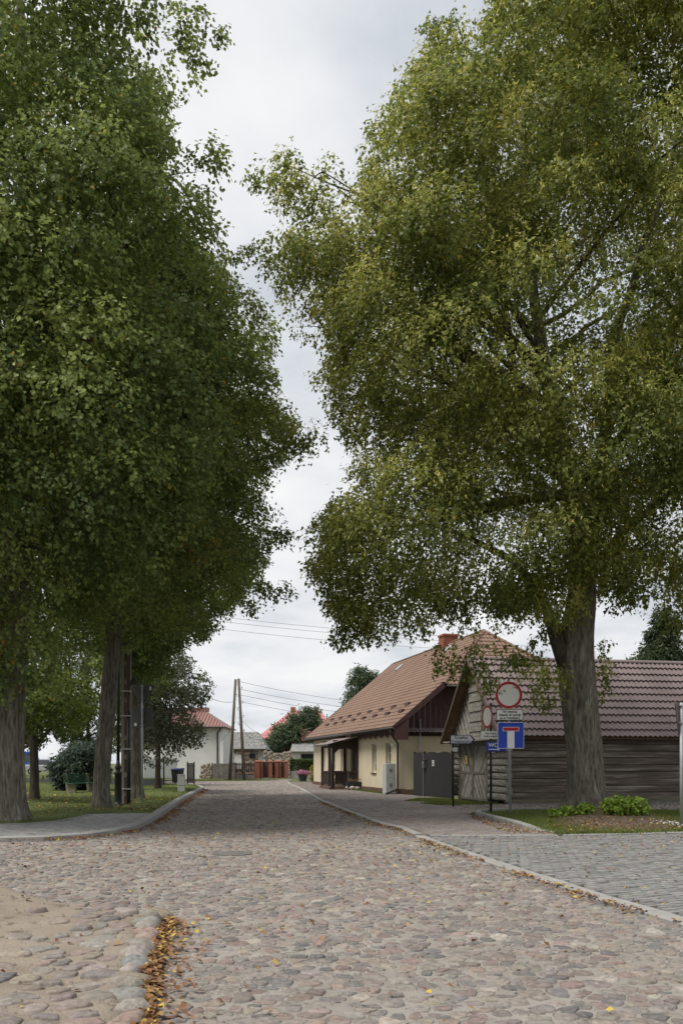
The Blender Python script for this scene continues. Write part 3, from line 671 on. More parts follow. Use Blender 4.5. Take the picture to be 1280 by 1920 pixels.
    li = np.repeat(np.arange(m), spray); q = len(li); st = np.tile(np.arange(spray), m)
    pos = sp[li] + hang[li]*(st*leaf*.62*np.minimum(1, .25 + e/1.3)[idx[li]])[:, None] + rng.normal(0, leaf*.5, (q, 3))
    ci = idx[li]
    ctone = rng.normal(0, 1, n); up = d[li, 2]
    mix = np.clip(.5 + .36*ctone[ci] + .22*up + rng.normal(0, .22, q), 0, 1)[:, None]  # upward leaves blend lighter, clump-top light put into the colour; rest is random
    cols = np.array(base_c)*(1-mix) + np.array(lit_c)*mix
    cols = cols*rng.uniform(1-tone, 1+tone, (q, 1))
    if yellow: cols = np.where(((rng.random(q) < yellow) | ((rng.random(n) < yellow)[ci] & (rng.random(q) < .12)))[:, None], np.array((.42, .27, .03)), cols)
    size = leaf*rng.uniform(.7, 1.25, q)*szm[ci]; asp = np.full(q, .86); dr = np.full(q, droop)
    if needle: asp[:] = .30; size *= 1.35
    if bract:
        prob = np.clip(bract*(.6 + .7*up + .5*ctone[ci]), 0, .85); bb = rng.random(q) < prob
        cols[bb] = np.array(bract_c)*rng.uniform(.6, 1.25, (bb.sum(), 1)); asp[bb] = .26; size[bb] *= 1.18; dr[bb] = 1.7
    V, Fc, cc = leaf_mesh('crown', pos, d[li], size, asp, cols, dr, tri=tri)
    crown = link_mesh('crown', np_mesh('crown', V - np.array(o), Fc, mt['leaf'], cc), root); crown['kind'] = 'stuff'
    # ---- branches out to clumps
    tp = np.array([tuple(p) for p in pd]) + np.array(o); tz = tp[:, 2]
    far = np.argsort(-np.hypot(C[:, 0]-axis[0], C[:, 1]-axis[1]) + rng.normal(0, 1.5, n))
    mains = []
    vis = [i for i in far if -150 < px[i] < 1430 and py[i] > -150]
    for i in vis[:nlimb*4:4] + vis[len(vis)//3::max(1, len(vis)//(nlimb+1))][:nlimb]:
        t = C[i]*.9 + np.array((axis[0], axis[1], C[i][2]))*.1; hz = max(tz.min() + .45*(tz.max()-tz.min()) if tz.max() > 3 else tz.min(), min(tz.max(), t[2] - .55*math.hypot(t[0]-axis[0], t[1]-axis[1]) - .8))
        j = int(np.argmin(np.abs(tz - hz))); s0 = tp[j]; mid = s0*.45 + t*.55 + np.array((0, 0, .10*np.linalg.norm(t-s0)))
        r0 = min(.5*rd[min(j, len(rd)-1)], .022*np.linalg.norm(t-s0) + .02)
        path = []
        for u in np.linspace(0, 1, 9): path.append(Vector(((1-u)**2*s0 + 2*u*(1-u)*mid + u*u*t)) - o + Vector(rng.normal(0, .06, 3))*(0 if u in (0, 1) else 1))
        br.tube(path, [r0*(1-u) + .012*u for u in np.linspace(0, 1, 9)], 6, False); mains.append([np.array(tuple(v + o)) for v in path])
    if mains:
        allp = np.concatenate([np.array(mm[2:]) for mm in mains])
        for i in vis[::max(1, len(vis)//(nlimb*nsec*6+1))]:
            t = C[i]; j = np.argmin(((allp - t)**2).sum(1) + 2*np.maximum(allp[:, 2]-t[2], 0)); s0 = allp[j]
            if np.linalg.norm(t-s0) > 2.4: continue
            path = [Vector(s0*(1-u) + t*u + np.array((0, 0, .35*math.sin(math.pi*u)*.4))) - o for u in np.linspace(0, 1, 5)]
            br.tube(path, [.022*(1-u) + .007*u for u in np.linspace(0, 1, 5)], 4, False)
    if br.v: br.build('branches', mt['twig' if not limbs else 'barkd'], root, sm=True)
    rng = keep_rng; random.setstate(keep_state)
    return root

# --- the big linden on the island
OUT_R = [(915,-30),(902,60),(862,24),(815,38),(798,85),(758,128),(745,160),(703,176),(716,215),(684,235),(690,290),(660,316),(600,325),(575,300),(545,264),(500,288),(474,315),(490,375),(520,398),(505,425),(482,452),(445,458),(440,500),(500,530),(528,560),(535,615),(565,648),(612,640),(590,690),(545,752),(598,778),(640,800),(632,850),(662,862),(640,900),(582,975),(566,1040),(580,1100),(573,1132),(620,1150),(626,1200),(660,1224),(700,1200),(735,1217),(770,1195),(790,1182),(818,1266),(842,1252),(850,1192),(868,1202),(872,1262),(903,1262),(906,1200),(950,1172),(958,1230),(985,1290),(1000,1338),(1038,1300),(1048,1200),(1070,1150),(1105,1180),(1118,1290),(1146,1302),(1142,1240),(1168,1190),(1150,1150),(1195,1130),(1215,1180),(1290,1190),(1400,1150),(1560,1000),(1600,500),(1500,0),(1300,-250),(1000,-260)]
def thin_r(px, py):
    f = np.ones(len(px)); f *= 1 - .72*np.exp(-(((px-1200)/75)**2 + ((py-540)/190)**2)**2)
    for a, b, s in ((960, 790, 32), (1070, 690, 26), (1010, 520, 26), (740, 745, 20), (880, 560, 20), (1165, 430, 40), (1235, 640, 45), (1090, 985, 30), (1120, 1105, 45), (860, 1165, 18), (930, 905, 18)):
        f *= 1 - .95*np.exp(-(((px-a)/s)**2 + ((py-b)/s)**2))
    return f
tree('linden_tree', 'huge yellow-green linden in fruit on the grass island before the barn', 'tree', 25.0,
     [(1098,1512,.52),(1097,1480,.50),(1093,1400,.49),(1086,1320,.49),(1080,1240,.52),(1080,1190,.50),(1090,1120,.40),(1092,1050,.34),(1080,960,.30),(1060,860,.26),(1030,740,.20),(1000,560,.14),(985,380,.09),(980,200,.05)], OUT_R, 860, 860, .106,
     (.118, .151, .034), (.258, .280, .062), dmax=4.6, cr=(.65, 1.45), flat=.74, spray=10, thin=thin_r, bract=.42, bract_c=(.54, .51, .13), droop=1.6, foot=.24, yellow=.004,
     extra=[(832,1235,.42,-2),(825,1255,.32,-2),(838,1262,.25,-2),(885,1240,.45,-2.5),(888,1272,.42,-2.5),(890,1290,.28,-2.5),(990,1265,.6,-1.5),(1000,1305,.45,-1.5),(960,1230,.5,-1),(1025,1260,.5,-1.2),(1130,1255,.45,.8),(1135,1285,.35,.8),(1125,1225,.5,.8),(700,1195,.5,-1.5),(650,1200,.42,-1.5),(780,1185,.45,-1.8),(510,320,.36,0),(540,288,.36,0),(500,350,.32,0),(480,320,.25,0),(560,330,.42,0),(470,480,.42,0),(520,500,.5,0),(500,460,.4,0),(570,760,.42,1.6),(600,775,.42,1.6),(550,755,.25,1.6),(620,310,.4,0),(820,60,.45,0),(850,45,.4,0),(1090,1030,.8,-1.6),(1060,1068,.7,-1.5),(1120,1050,.7,-1.3),(1150,1095,.7,-.6),(1030,1150,.6,-1),(1150,1010,.8,-1),(1010,1100,.8,-1.6)],
     limbs=[[(1060,1250,0,.24),(1045,1200,-.3,.2),(1020,1130,-.8,.15),(960,1050,-1.4,.1),(860,1000,-2,.06),(720,960,-2.2,.025)],
            [(1095,1100,0,.26),(1120,960,.4,.22),(1135,800,.6,.19),(1150,640,.8,.16),(1200,480,1,.12),(1245,360,1.2,.08),(1280,220,1.2,.04)],
            [(1130,760,.6,.13),(1190,682,.2,.10),(1240,645,0,.08),(1300,620,-.2,.06),(1400,560,-.4,.03)],
            [(1060,860,0,.17),(985,760,.3,.15),(962,680,.3,.13),(945,560,.2,.10),(920,420,.1,.06),(900,260,0,.03)],
            [(985,760,.3,.10),(860,640,-.4,.07),(720,520,-.6,.045),(620,430,-.5,.02)],
            [(1150,640,.8,.09),(1180,560,.2,.07),(1215,410,-.2,.05),(1190,300,-.3,.03)],
            [(1090,1010,.1,.14),(1000,900,.9,.1),(860,800,1.4,.07),(720,745,1.6,.03)],
            [(1095,1090,.1,.15),(1160,1000,-.6,.12),(1260,920,-1.2,.08),(1400,860,-1.6,.04)]], nlimb=18)
# --- the row of trees on the lawn
OUT_1 = [(300,-40),(284,60),(330,88),(388,98),(418,165),(365,202),(343,235),(352,275),(318,300),(345,340),(418,358),(408,420),(440,500),(462,560),(430,640),(440,800),(420,950),(360,1080),(300,1120),(200,1150),(130,1200),(152,1255),(128,1312),(60,1290),(48,1190),(0,1230),(-60,1330),(-300,1200),(-420,700),(-380,200),(-200,-200),(100,-250),(280,-200)]
def thin_1(px, py):
    f = np.ones(len(px))
    for a, b, s in ((60, 190, 34), (20, 130, 26), (30, 390, 30), (190, 205, 18), (150, 330, 18), (300, 150, 16), (255, 250, 26), (110, 240, 22), (100, 1150, 26)):
        f *= 1 - .92*np.exp(-(((px-a)/s)**2 + ((py-b)/s)**2))
    f *= np.where(py < 420, .72, 1); return f
tree('linden_tree', 'thick furrowed trunk and dark green crown cut by the frame edge', 'tree', 21.5,
     [(16,1548,.45),(14,1480,.43),(14,1400,.42),(16,1300,.41),(26,1150,.40),(30,1050,.38),(38,900,.34),(44,740,.30),(50,560,.25),(52,380,.20),(50,220,.15),(42,60,.10),(30,-100,.05)], OUT_1, 640, 720, .108,
     (.125, .175, .055), (.275, .325, .088), dmax=4.4, cr=(.65, 1.45), flat=.68, spray=8, tri=False, thin=thin_1, bract=.10, bract_c=(.25, .25, .075), droop=.75, foot=.1, yellow=.005,
     extra=[(340,110,.42,-1),(375,120,.42,-1.1),(397,150,.4,-1.1),(360,165,.5,-1),(335,150,.45,-1),(405,375,.42,-1.5),(388,400,.5,-1.5),(20,1200,.9,-1),(60,1250,.8,-1.2),(100,1230,.7,-1.2),(122,1280,.5,-1),(0,1265,.8,-1),(-30,1300,.6,-1),(48,1300,.5,-1),(90,1180,.8,-1.2),(30,1140,.8,-1)],
     limbs=[[(44,700,0,.16),(80,600,-.5,.12),(130,540,-1,.09),(230,470,-1.6,.06),(340,400,-1.8,.03)],
            [(52,380,0,.12),(110,330,-.4,.09),(170,280,-.8,.07),(200,240,-1,.05),(290,245,-1.1,.03),(340,230,-1.2,.015)],
            [(50,300,0,.12),(20,290,-.5,.11),(-30,230,-.8,.08),(-100,160,-1,.05)],
            [(52,400,0,.12),(66,300,.3,.09),(75,190,.4,.06),(80,60,.4,.03)],
            [(30,1050,0,.16),(120,960,-.6,.12),(230,900,-1.4,.08),(350,860,-2,.04)]], nlimb=16)
OUT_2 = [(380,470),(450,530),(500,568),(526,620),(518,720),(548,760),(588,850),(520,880),(498,920),(537,1000),(515,1030),(500,1060),(540,1112),(480,1132),(440,1147),(388,1150),(383,1197),(330,1200),(270,1240),(235,1215),(200,1230),(150,1330),(60,1340),(40,1100),(0,800),(60,500),(200,400)]
tree('linden_tree', 'slanting slender trunk beside the lamp post, crown reaching over the road', 'tree', 28.0,
     [(192,1521,.30),(190,1480,.26),(194,1400,.25),(203,1320,.245),(210,1240,.24),(216,1150,.23),(228,1000,.21),(245,800,.18),(265,600,.10),(280,480,.05)], OUT_2, 380, 680, .112,
     (.135, .185, .055), (.295, .340, .086), dmax=4.0, cr=(.65, 1.4), flat=.68, spray=8, bract=.10, bract_c=(.24, .24, .07), droop=.8, foot=.1, yellow=.006, dshift=.3,
     extra=[(560,843,.42,0),(530,850,.5,0),(520,1000,.42,0),(505,1005,.5,0),(522,1105,.42,0),(498,1112,.42,0),(450,1130,.5,0),(400,1160,.5,-.5),(375,1180,.4,-.5)],
     limbs=[[(225,1000,0,.14),(300,920,.2,.11),(400,860,.4,.07),(470,830,.5,.03)], [(245,800,0,.1),(340,700,.2,.08),(420,590,.3,.03)]], nlimb=12)
OUT_3 = [(330,900),(430,950),(480,1000),(500,1090),(440,1130),(388,1200),(352,1215),(330,1262),(310,1300),(285,1330),(262,1290),(245,1310),(180,1290),(170,1100),(220,950)]
tree('linden_tree', 'straight trunk behind the give-way sign, lower green crown', 'tree', 36.0,
     [(254,1502,.32),(254,1450,.27),(254,1380,.26),(254,1300,.25),(256,1200,.25),(262,1080,.18),(275,960,.08)], OUT_3, 260, 400, .125,
     (.10, .145, .04), (.21, .265, .062), dmax=3.6, droop=.8, foot=.1, nlimb=8)
OUT_4 = [(-60,1255),(60,1240),(200,1265),(182,1330),(160,1372),(130,1398),(95,1385),(62,1400),(30,1385),(-40,1395)]
tree('young_tree', 'small dark trunk on the lawn with sunlit low green leaves', 'tree', 34.0,
     [(66,1505,.20),(65,1470,.17),(64,1400,.16),(63,1330,.13),(62,1270,.06)], OUT_4, 230, 150, .12, (.075, .115, .025), (.18, .235, .045), dmax=3.0, droop=.6, foot=.12, bark='barkd', nlimb=6)
OUT_5 = [(262,1180),(300,1200),(340,1210),(372,1250),(407,1285),(392,1310),(368,1338),(388,1372),(376,1402),(340,1420),(318,1438),(285,1440),(255,1425),(225,1300),(235,1200)]
tree('plum_tree', 'dark bronze-leaved low tree overhanging the pale garage wall', 'tree', 45.0,
     [(296,1487,.16),(296,1450,.14),(297,1400,.12),(300,1330,.09),(302,1260,.04)], OUT_5, 240, 150, .13, (.052, .064, .036), (.125, .135, .07), dmax=2.8, droop=.5, foot=.12, bark='barkd', nlimb=8)
# --- shrubs and trees beyond the lawn
def shrubby(name, label, cat, Y, cxp, base, top, hw, ncl, base_c, lit_c, group=None, leaf=.16, cone=False, needle=False, tr=.14, per=110, low=.0):
    n = 18; o_ = []
    for k in range(n):
        a = math.pi*2*k/n; rx = hw*random.uniform(.70, 1.12); ry = (base-top)/2*(1-low)
        cy = top + ry
        if cone:
            t = (1 - math.cos(a))/2; o_.append((cxp + math.sin(a)*hw*(.12 + .95*t)*random.uniform(.85, 1.1)*(1.15 if t > .2 else .6), top + t*(base-top)*(1-low)))
        else: o_.append((cxp + math.sin(a)*rx, cy - math.cos(a)*ry*random.uniform(.92, 1.05)))
    gy = HY + F*CH/Y
    return tree(name, label, cat, Y, [(cxp, gy, tr*1.2), (cxp+1, (gy+base)/2 if base < gy else gy-4, tr), (cxp-1, (base+top)/2, tr*.7), (cxp, top + (base-top)*.12, .03)], o_, ncl, per, leaf, base_c, lit_c,
                dmax=max(1.0, hw/F*Y*.9), cr=(.4, .9) if not cone else (.25, .5), droop=.35, foot=.05, bark='barkd', nlimb=6, group=group, needle=needle, spray=5)
DK, DT = (.055, .08, .03), (.135, .175, .052)
shrubby('background_tree', 'dense dark tree behind the small lawn trunk', 'tree', 62, 20, 1425, 1120, 120, 210, DK, DT, leaf=.2)
shrubby('background_tree', 'dark leafy tree behind the slanting trunk and lamp post', 'tree', 66, 165, 1440, 1130, 100, 210, DK, DT, leaf=.2)
shrubby('background_tree', 'tall dark tree above the low wall behind the give-way sign', 'tree', 58, 262, 1432, 1150, 62, 150, DK, DT, leaf=.18)
shrubby('juniper_bush', 'spreading blue-green juniper behind the bench', 'bush', 47, 152, 1488, 1395, 62, 130, (.020, .036, .024), (.070, .100, .066), leaf=.22, needle=True, per=190)
PK, PT = (.042, .07, .036), (.12, .16, .075)
tree('pine_tree', 'broad dark pine in front of the red roofed house', 'tree', 104.0, [(556,1454,.25),(555,1420,.22),(558,1380,.15),(566,1335,.05)],
     [(494,1402),(500,1378),(516,1372),(520,1352),(538,1356),(545,1338),(560,1340),(568,1320),(580,1332),(592,1324),(600,1345),(590,1362),(606,1380),(604,1408),(585,1418),(560,1406),(535,1418),(510,1412)],
     120, 260, .34, PK, PT, dmax=2.6, cr=(.5, 1.0), droop=.2, bark='barkd', nlimb=8, needle=True, spray=5, flat=.5)
shrubby('pine_tree', 'smaller pine crown at the end of the red roof', 'tree', 112, 594, 1412, 1340, 14, 36, PK, PT, leaf=.32, needle=True, per=130, tr=.2)
shrubby('pine_tree', 'tall pine rising behind the cream house roof', 'tree', 80, 680, 1400, 1250, 40, 90, PK, (.090, .130, .056), leaf=.28, needle=True, per=170, tr=.22)
for i, (c_, t_, h_) in enumerate(((603, 1342, 9), (613, 1322, 11), (628, 1316, 12))):
    shrubby('thuja', ['low bright green thuja, nearest to the pine', 'middle bright green thuja of three behind the roof', 'tallest bright green thuja against the roof edge'][i], 'tree', 76, c_, 1462, t_, h_, 75, (.030, .062, .012), (.085, .135, .026), 'thujas behind the cream house', leaf=.14, cone=True, per=110, tr=.06)
shrubby('spruce_tree', 'spruce with drooping boughs behind the barn ridge', 'tree', 52, 1245, 1400, 1085, 62, 230, (.020, .036, .016), (.068, .095, .034), 'spruces behind the barn', leaf=.22, cone=True, needle=True, per=170)
shrubby('leafy_tree', 'light green broadleaf crown just above the barn ridge', 'tree', 58, 1212, 1420, 1205, 46, 110, (.035, .058, .016), (.10, .135, .034), leaf=.2)
shrubby('leafy_tree', 'round green tree behind the barn beside the linden trunk', 'tree', 56, 1120, 1420, 1205, 34, 90, DK, (.07, .1, .03), leaf=.2)
far_l = ['far tree behind the hedge and white shed', 'far tree between the stone barn and pine', 'distant tree left of the thujas', 'distant crown over the old grey roof', 'distant tree behind the white house']
for i, (c_, t_, h_) in enumerate(((560, 1385, 22), (505, 1395, 18), (595, 1375, 16), (445, 1398, 20), (400, 1385, 22))):
    shrubby('distant_tree', far_l[i], 'tree', 150 + 6*i, c_, 1444, t_, h_, 50, (.03, .045, .022), (.075, .095, .045), leaf=.4, per=90)

# shoots at the linden foot
sh = empty('linden_shoots', (7.0, 24.0, .3)); tag(sh, 'bright green sucker shoots round the linden trunk base', 'shoots')
n = 2600; cxs = rng.choice(5, n, p=[.16, .14, .30, .28, .12]); cen = np.array([(6.05, 22.9, .30), (6.5, 22.8, .36), (7.2, 22.5, .48), (7.75, 22.7, .45), (5.75, 22.9, .24)])[cxs]; rad_ = np.array([.20, .22, .40, .42, .16])[cxs]
d = rng.normal(0, 1, (n, 3)); d /= np.linalg.norm(d, axis=1, keepdims=True); pos = cen + d*rad_[:, None]*rng.uniform(.4, 1, (n, 1))*np.array((1, .7, .62))
c = np.array((.25, .36, .055))*(1 + rng.normal(0, .25, (n, 1))).clip(.4, 1.6)
V, Fc, cc = leaf_mesh('leaves', pos, d, rng.uniform(.07, .13, n), np.full(n, .9), c, np.full(n, .2)); o_ = link_mesh('leaves', np_mesh('leaves', V - np.array(sh.location), Fc, mt['leaf'], cc), sh); o_['kind'] = 'stuff'
stm = MB()
for k in range(60):
    c_ = [(6.05, 22.9), (6.5, 22.8), (7.2, 22.5), (7.75, 22.7), (5.75, 22.9)][k % 5]; a = random.uniform(0, 6.28); r_ = random.uniform(.05, .3)
    stm.tube([Vector((c_[0], c_[1], float(z_isl(c_[0], c_[1])))) - sh.location, Vector((c_[0] + r_*math.cos(a), c_[1] + r_*.7*math.sin(a), .36 + random.uniform(0, .25))) - sh.location], [.008, .003], 4, False)
stm.build('stems', mt['twig'], sh)['kind'] = 'stuff'
n = 60; x = rng.normal(8.0, .22, n); y = rng.normal(20.6, .35, n)
a = rng.uniform(0, 6.28, n); V = np.stack([np.stack([x + .022*np.cos(a + q), y + .022*np.sin(a + q), z_isl(x, y) + .06 + .008*np.cos(q*2)], -1) for q in (0, 1.57, 3.14, 4.71)], 1).reshape(-1, 3)
o_ = link_mesh('daisies', np_mesh('daisies', V, np.arange(n*4).reshape(-1, 4), mt['flower'], np.full((n*4, 3), .62))); tag(o_, 'little white daisies in the island grass', 'flowers', kind='stuff')

# ------------------------------------------------------------------ tiled roof surfaces
def tile_sheet(parent, mat, org, U, Vv, Nn, u0, u1, vlen, rows, wave, amp, step, umin=None, umax=None, spw=6, name='roof_sheet'):
    """corrugated, stepped sheet: org + u*U + v*Vv, waves along u, rows up v"""
    nu = max(2, int((u1-u0)/wave*spw) + 1); us = np.linspace(u0, u1, nu); vsr = []
    for r in range(rows): vsr += [(r/rows*vlen - .015, step - .02), (r/rows*vlen - (.05 if r else 0), step), ((r+1)/rows*vlen, 0.0)]
    vv = np.array([a for a, b in vsr]); hh = np.array([b for a, b in vsr])
    Ug, Vg = np.meshgrid(us, vv); Hh = np.repeat(hh[:, None], nu, 1) + amp*(1 + np.cos(2*np.pi*Ug/wave))**1.3/2.4
    if umin is not None: Ug = np.maximum(Ug, umin(Vg))
    if umax is not None: Ug = np.minimum(Ug, umax(Vg))
    U, Vv, Nn, org = (np.array(tuple(q), float) for q in (U, Vv, Nn, org))
    Pp = org + Ug[..., None]*U + Vg[..., None]*Vv + Hh[..., None]*Nn
    m = len(vv); ii = (np.arange(m-1)[:, None]*nu + np.arange(nu-1)[None]).ravel(); q = np.stack([ii, ii+1, ii+nu+1, ii+nu], 1)
    V = Pp.reshape(-1, 3); A = np.linalg.norm(V[q[:, 0]] - V[q[:, 1]], axis=1) + np.linalg.norm(V[q[:, 3]] - V[q[:, 2]], axis=1)
    q = q[A > 1e-4]
    if not len(q): return None
    return link_mesh(name, np_mesh(name, V, q, mat), parent)

# ------------------------------------------------------------------ cream house
HROT = math.atan2(.244, .97); house = empty('cream_house', (2.85, 42.3, 0), HROT)
tag(house, 'single storey cream rendered house with brown tiled half-hipped roof and porch', 'house')
W_, L_ = 12.2, 19.9
def wall_cells(mb, fixed, axis, thick, a0, a1, z0, z1, holes):
    As = sorted({a0, a1, *[h[0] for h in holes], *[h[1] for h in holes]}); Zs = sorted({z0, z1, *[h[2] for h in holes], *[h[3] for h in holes]})
    for i in range(len(As)-1):
        for j in range(len(Zs)-1):
            ca, cz = (As[i]+As[i+1])/2, (Zs[j]+Zs[j+1])/2
            if any(h[0] < ca < h[1] and h[2] < cz < h[3] for h in holes): continue
            if axis == 'x': mb.box(fixed, As[i], Zs[j], fixed+thick, As[i+1], Zs[j+1])
            else: mb.box(As[i], fixed, Zs[j], As[i+1], fixed+thick, Zs[j+1])
holes = [(1.35, 2.25, 1.15, 2.62), (4.0, 4.85, 1.05, 2.62), (8.25, 9.4, .2, 2.5), (11.0, 11.9, 1.05, 2.62), (13.3, 14.2, 1.05, 2.62), (16.2, 17.1, 1.05, 2.62)]
mb = MB(); wall_cells(mb, 0, 'x', .35, 0, L_, 0, 3.3, holes); mb.box(.35, L_-.35, 0, W_, L_, 3.3); mb.box(W_-.35, .35, 0, W_, L_-.35, 3.3)
mb.box(.35, 0, 0, W_, .35, 3.0); mb.build('wall', mt['cream'], house)
pl = MB(); pl.box(-.06, -.06, 0, .0-.001, 7.6, .26); pl.box(-.06, 10.6, 0, -.001, L_+.06, .26); pl.box(-.06, -.06, 0, W_, -.001, .26); pl.build('plinth', mt['plinth'], house)
MB().box(-.14, -.16, 0, .30, .02, .30).box(.3, -.16, 0, .95, -.07, .27).build('corner_plinth', mt['plinth'], house)
for (a, b, c, d) in holes:
    if c < .5: continue
    wdw = empty('window', (0, 0, 0)); wdw.parent = house
    fr = MB(); x0 = .16
    fr.box(x0, a, c, x0+.07, a+.07, d); fr.box(x0, b-.07, c, x0+.07, b, d); fr.box(x0, a+.07, c, x0+.07, b-.07, c+.07); fr.box(x0, a+.07, d-.07, x0+.07, b-.07, d)
    fr.box(x0, (a+b)/2-.04, c+.07, x0+.07, (a+b)/2+.04, d-.07)
    fr.build('frame', mt['wframe'], wdw)
    for s in (0, 1):
        y0, y1 = ((a+.07, (a+b)/2-.04), ((a+b)/2+.04, b-.07))[s]
        for q in range(3):
            za, zb = c+.07 + (d-c-.14)*q/3, c+.07 + (d-c-.14)*(q+1)/3
            MB().box(x0+.03, y0, za + (.015 if q else 0), x0+.045, y1, zb - (.015 if q < 2 else 0)).build('pane', mt['glass'], wdw)
            if q: MB().box(x0+.01, y0, za-.015, x0+.06, y1, za+.015).build('glazing_bar', mt['wframe'], wdw)
    MB().box(-.06, a-.05, c-.06, x0, b+.05, c-.001).build('sill', mt['gutter'], wdw)
    MB().box(.34, a, c, .36, b, d).build('interior_dark', mt['ink'], wdw)  # black sheet stands in for the unlit room behind the glass
dr = empty('door', (0, 0, 0)); dr.parent = house
MB().box(.12, 8.25, .2, .2, 9.4, 2.5).build('leaf', mt['brown'], dr, bevel=.01)
for s in range(2):
    for q in range(2): MB().box(.09, 8.35 + s*.5, .4 + q*1.05, .121, 8.8 + s*.5, 1.3 + q*1.05).build('panel', mt['dgrey'], dr, bevel=.015)
MB().box(.05, 8.4, 1.15, .09, 8.44, 1.4).build('handle', mt['galv'], dr)
# roof: eave at x=-.5, z 3.3; ridge x=6.1
pitch = math.atan2(8.84-3.3, 6.6); cp, sp_ = math.cos(pitch), math.sin(pitch); slope = 6.6/cp; OV = .75
vz = (5.42-3.3)/sp_
def umin_f(v): return -OV + np.maximum(v - vz, 0)*sp_/math.tan(R(38))
nsh = 21; du = (L_+.45+OV)/nsh
for i in range(nsh):
    a = -OV + i*du
    tile_sheet(house, mt['rooft'], (-.5, 0, 3.36), (0, 1, 0), (cp, 0, sp_), (-sp_, 0, cp), a, a+du, slope, 25, .22, .040, .038, umin=umin_f, spw=6)
    tile_sheet(house, mt['rooft'], (12.7, 0, 3.36), (0, 1, 0), (-cp, 0, sp_), (sp_, 0, cp), a, a+du, slope, 25, .22, .028, .035, umin=umin_f, spw=3)
hp = R(38); hs = (8.84-5.42)/math.sin(hp)
tile_sheet(house, mt['rooft'], (0, -OV, 5.46), (1, 0, 0), (0, math.cos(hp), math.sin(hp)), (0, -math.sin(hp), math.cos(hp)), 2.0, 10.2, hs, 15, .22, .040, .042,
           umin=lambda v: 2.02 + v*math.sin(hp)/math.tan(pitch), umax=lambda v: 10.18 - v*math.sin(hp)/math.tan(pitch))
under = MB(); te = L_ + .42
ridge_t = -OV + (8.84-5.42)/math.tan(hp)
under.add([(-.5,-OV,3.3),(2.04,-OV,5.40),(6.1,ridge_t,8.80),(6.1,te,8.80),(-.5,te,3.3),(12.7,-OV,3.3),(10.16,-OV,5.40),(12.7,te,3.3)], [(0,4,3,2,1),(5,6,2,3,7),(1,2,6)])
under.build('roof_deck', mt['brown'], house)
cap = MB(); 
prof = [(math.cos(a)*.13, math.sin(a)*.11) for a in np.linspace(0, math.pi, 9)]
for k in range(8): cap.add([(prof[k][0], 0, prof[k][1]), (prof[k+1][0], 0, prof[k+1][1]), (prof[k+1][0]*.86, .38, prof[k+1][1]*.86), (prof[k][0]*.86, .38, prof[k][1]*.86)], [(0,1,2,3)])
cap_me = cap.mesh('ridge_tile', mt['rooft'], True)
def caps(a, b):
    a, b = Vector(a), Vector(b); d = b - a; n = int(d.length/.36); q = d.normalized()
    x = q.cross(Vector((0, 0, 1))).normalized(); z = x.cross(q)
    for i in range(n):
        o_ = link_mesh('ridge_tile', cap_me, house); o_.matrix_local = Matrix((( x.x, q.x, z.x, 0), (x.y, q.y, z.y, 0), (x.z, q.z, z.z, 0), (0, 0, 0, 1))); o_.location = a + d*(i/n)
caps((2.04, -OV, 5.50), (6.1, ridge_t, 8.90)); caps((10.16, -OV, 5.50), (6.1, ridge_t, 8.90)); caps((6.1, ridge_t, 8.90), (6.1, te, 8.90))
# bargeboards, gable cladding, apron, eaves
MB().beam((-.5, -OV, 3.28), (2.1, -OV, 5.46), .04, .26).build('bargeboard', mt['plum'], house)
MB().beam((-.5, te, 3.30), (6.1, te, 8.84), .06, .26).build('bargeboard', mt['plum'], house)
MB().prism([(-.5, -OV-.02, 3.36), (.22, -OV-.02, 3.75), (.22, -OV-.02, 2.72), (-.42, -OV-.02, 2.72)], (0, .06, 0)).build('eaves_box', mt['plum'], house)
bd = MB(); x = .05
while x < W_ - .1:
    x1 = min(x + .145, W_-.05); f_ = lambda q: min(3.3 + (q+.45)*math.tan(pitch), 5.38, 3.3 + (W_+.45-q)*math.tan(pitch))
    bd.prism([(x, 0, 3.0), (x1-.012, 0, 3.0), (x1-.012, 0, f_(x1)), (x, 0, f_(x))], (0, -.03 - .006*(int(x/.145) % 2), 0)); x = x1
o_ = bd.build('gable_boarding', mt['plum'], house)
MB().box(-.0, -.10, 2.93, W_, -.04, 3.08).build('gable_beam', mt['brown'], house)
tile_sheet(house, mt['roofb'], (0, -.32, 3.12), (1, 0, 0), (0, .8, .6), (0, -.6, .8), .2, W_-.2, .34, 2, .2, .03, .02, name='apron_sheet')
MB().tube([(-.58, -OV-.02, 3.27), (-.58, te, 3.27)], .075, 10).build('gutter', mt['gutter'], house, sm=True)
MB().tube([(-.58, -.45, 3.2), (-.55, -.45, 3.0), (-.25, -.2, 2.72), (-.12, -.16, 2.55), (-.12, -.16, .42), (-.2, -.25, .27), (-1.0, -1.15, .12)], .055, 10).build('downpipe', mt['gutter'], house, sm=True)
MB().tube([(1.05, -.14, 0), (1.05, -.14, 3.75)], .04, 10).build('pipe', mt['galv'], house, sm=True)
MB().tube([(2.2, -OV-.08, 5.38), (10, -OV-.08, 5.38)], .07, 10).build('gutter', mt['gutter'], house, sm=True)
sf = MB().box(-.48, -.4, 3.16, .0, 7.6, 3.2).box(-.48, 10.6, 3.16, 0, te, 3.2).build('soffit', mt['brown'], house)
for i in range(7):
    t0 = .1 + i*1.05; MB().prism([(-.10, t0, 3.16), (-.10, t0+1.05, 3.16), (-.10, t0+.52, 2.86)], (-.03, 0, 0)).build('valance', mt['plum'], house)
    MB().box(-.115, t0, 3.02, -.07, t0+1.04, 3.159).build('valance_board', mt['plum'], house)
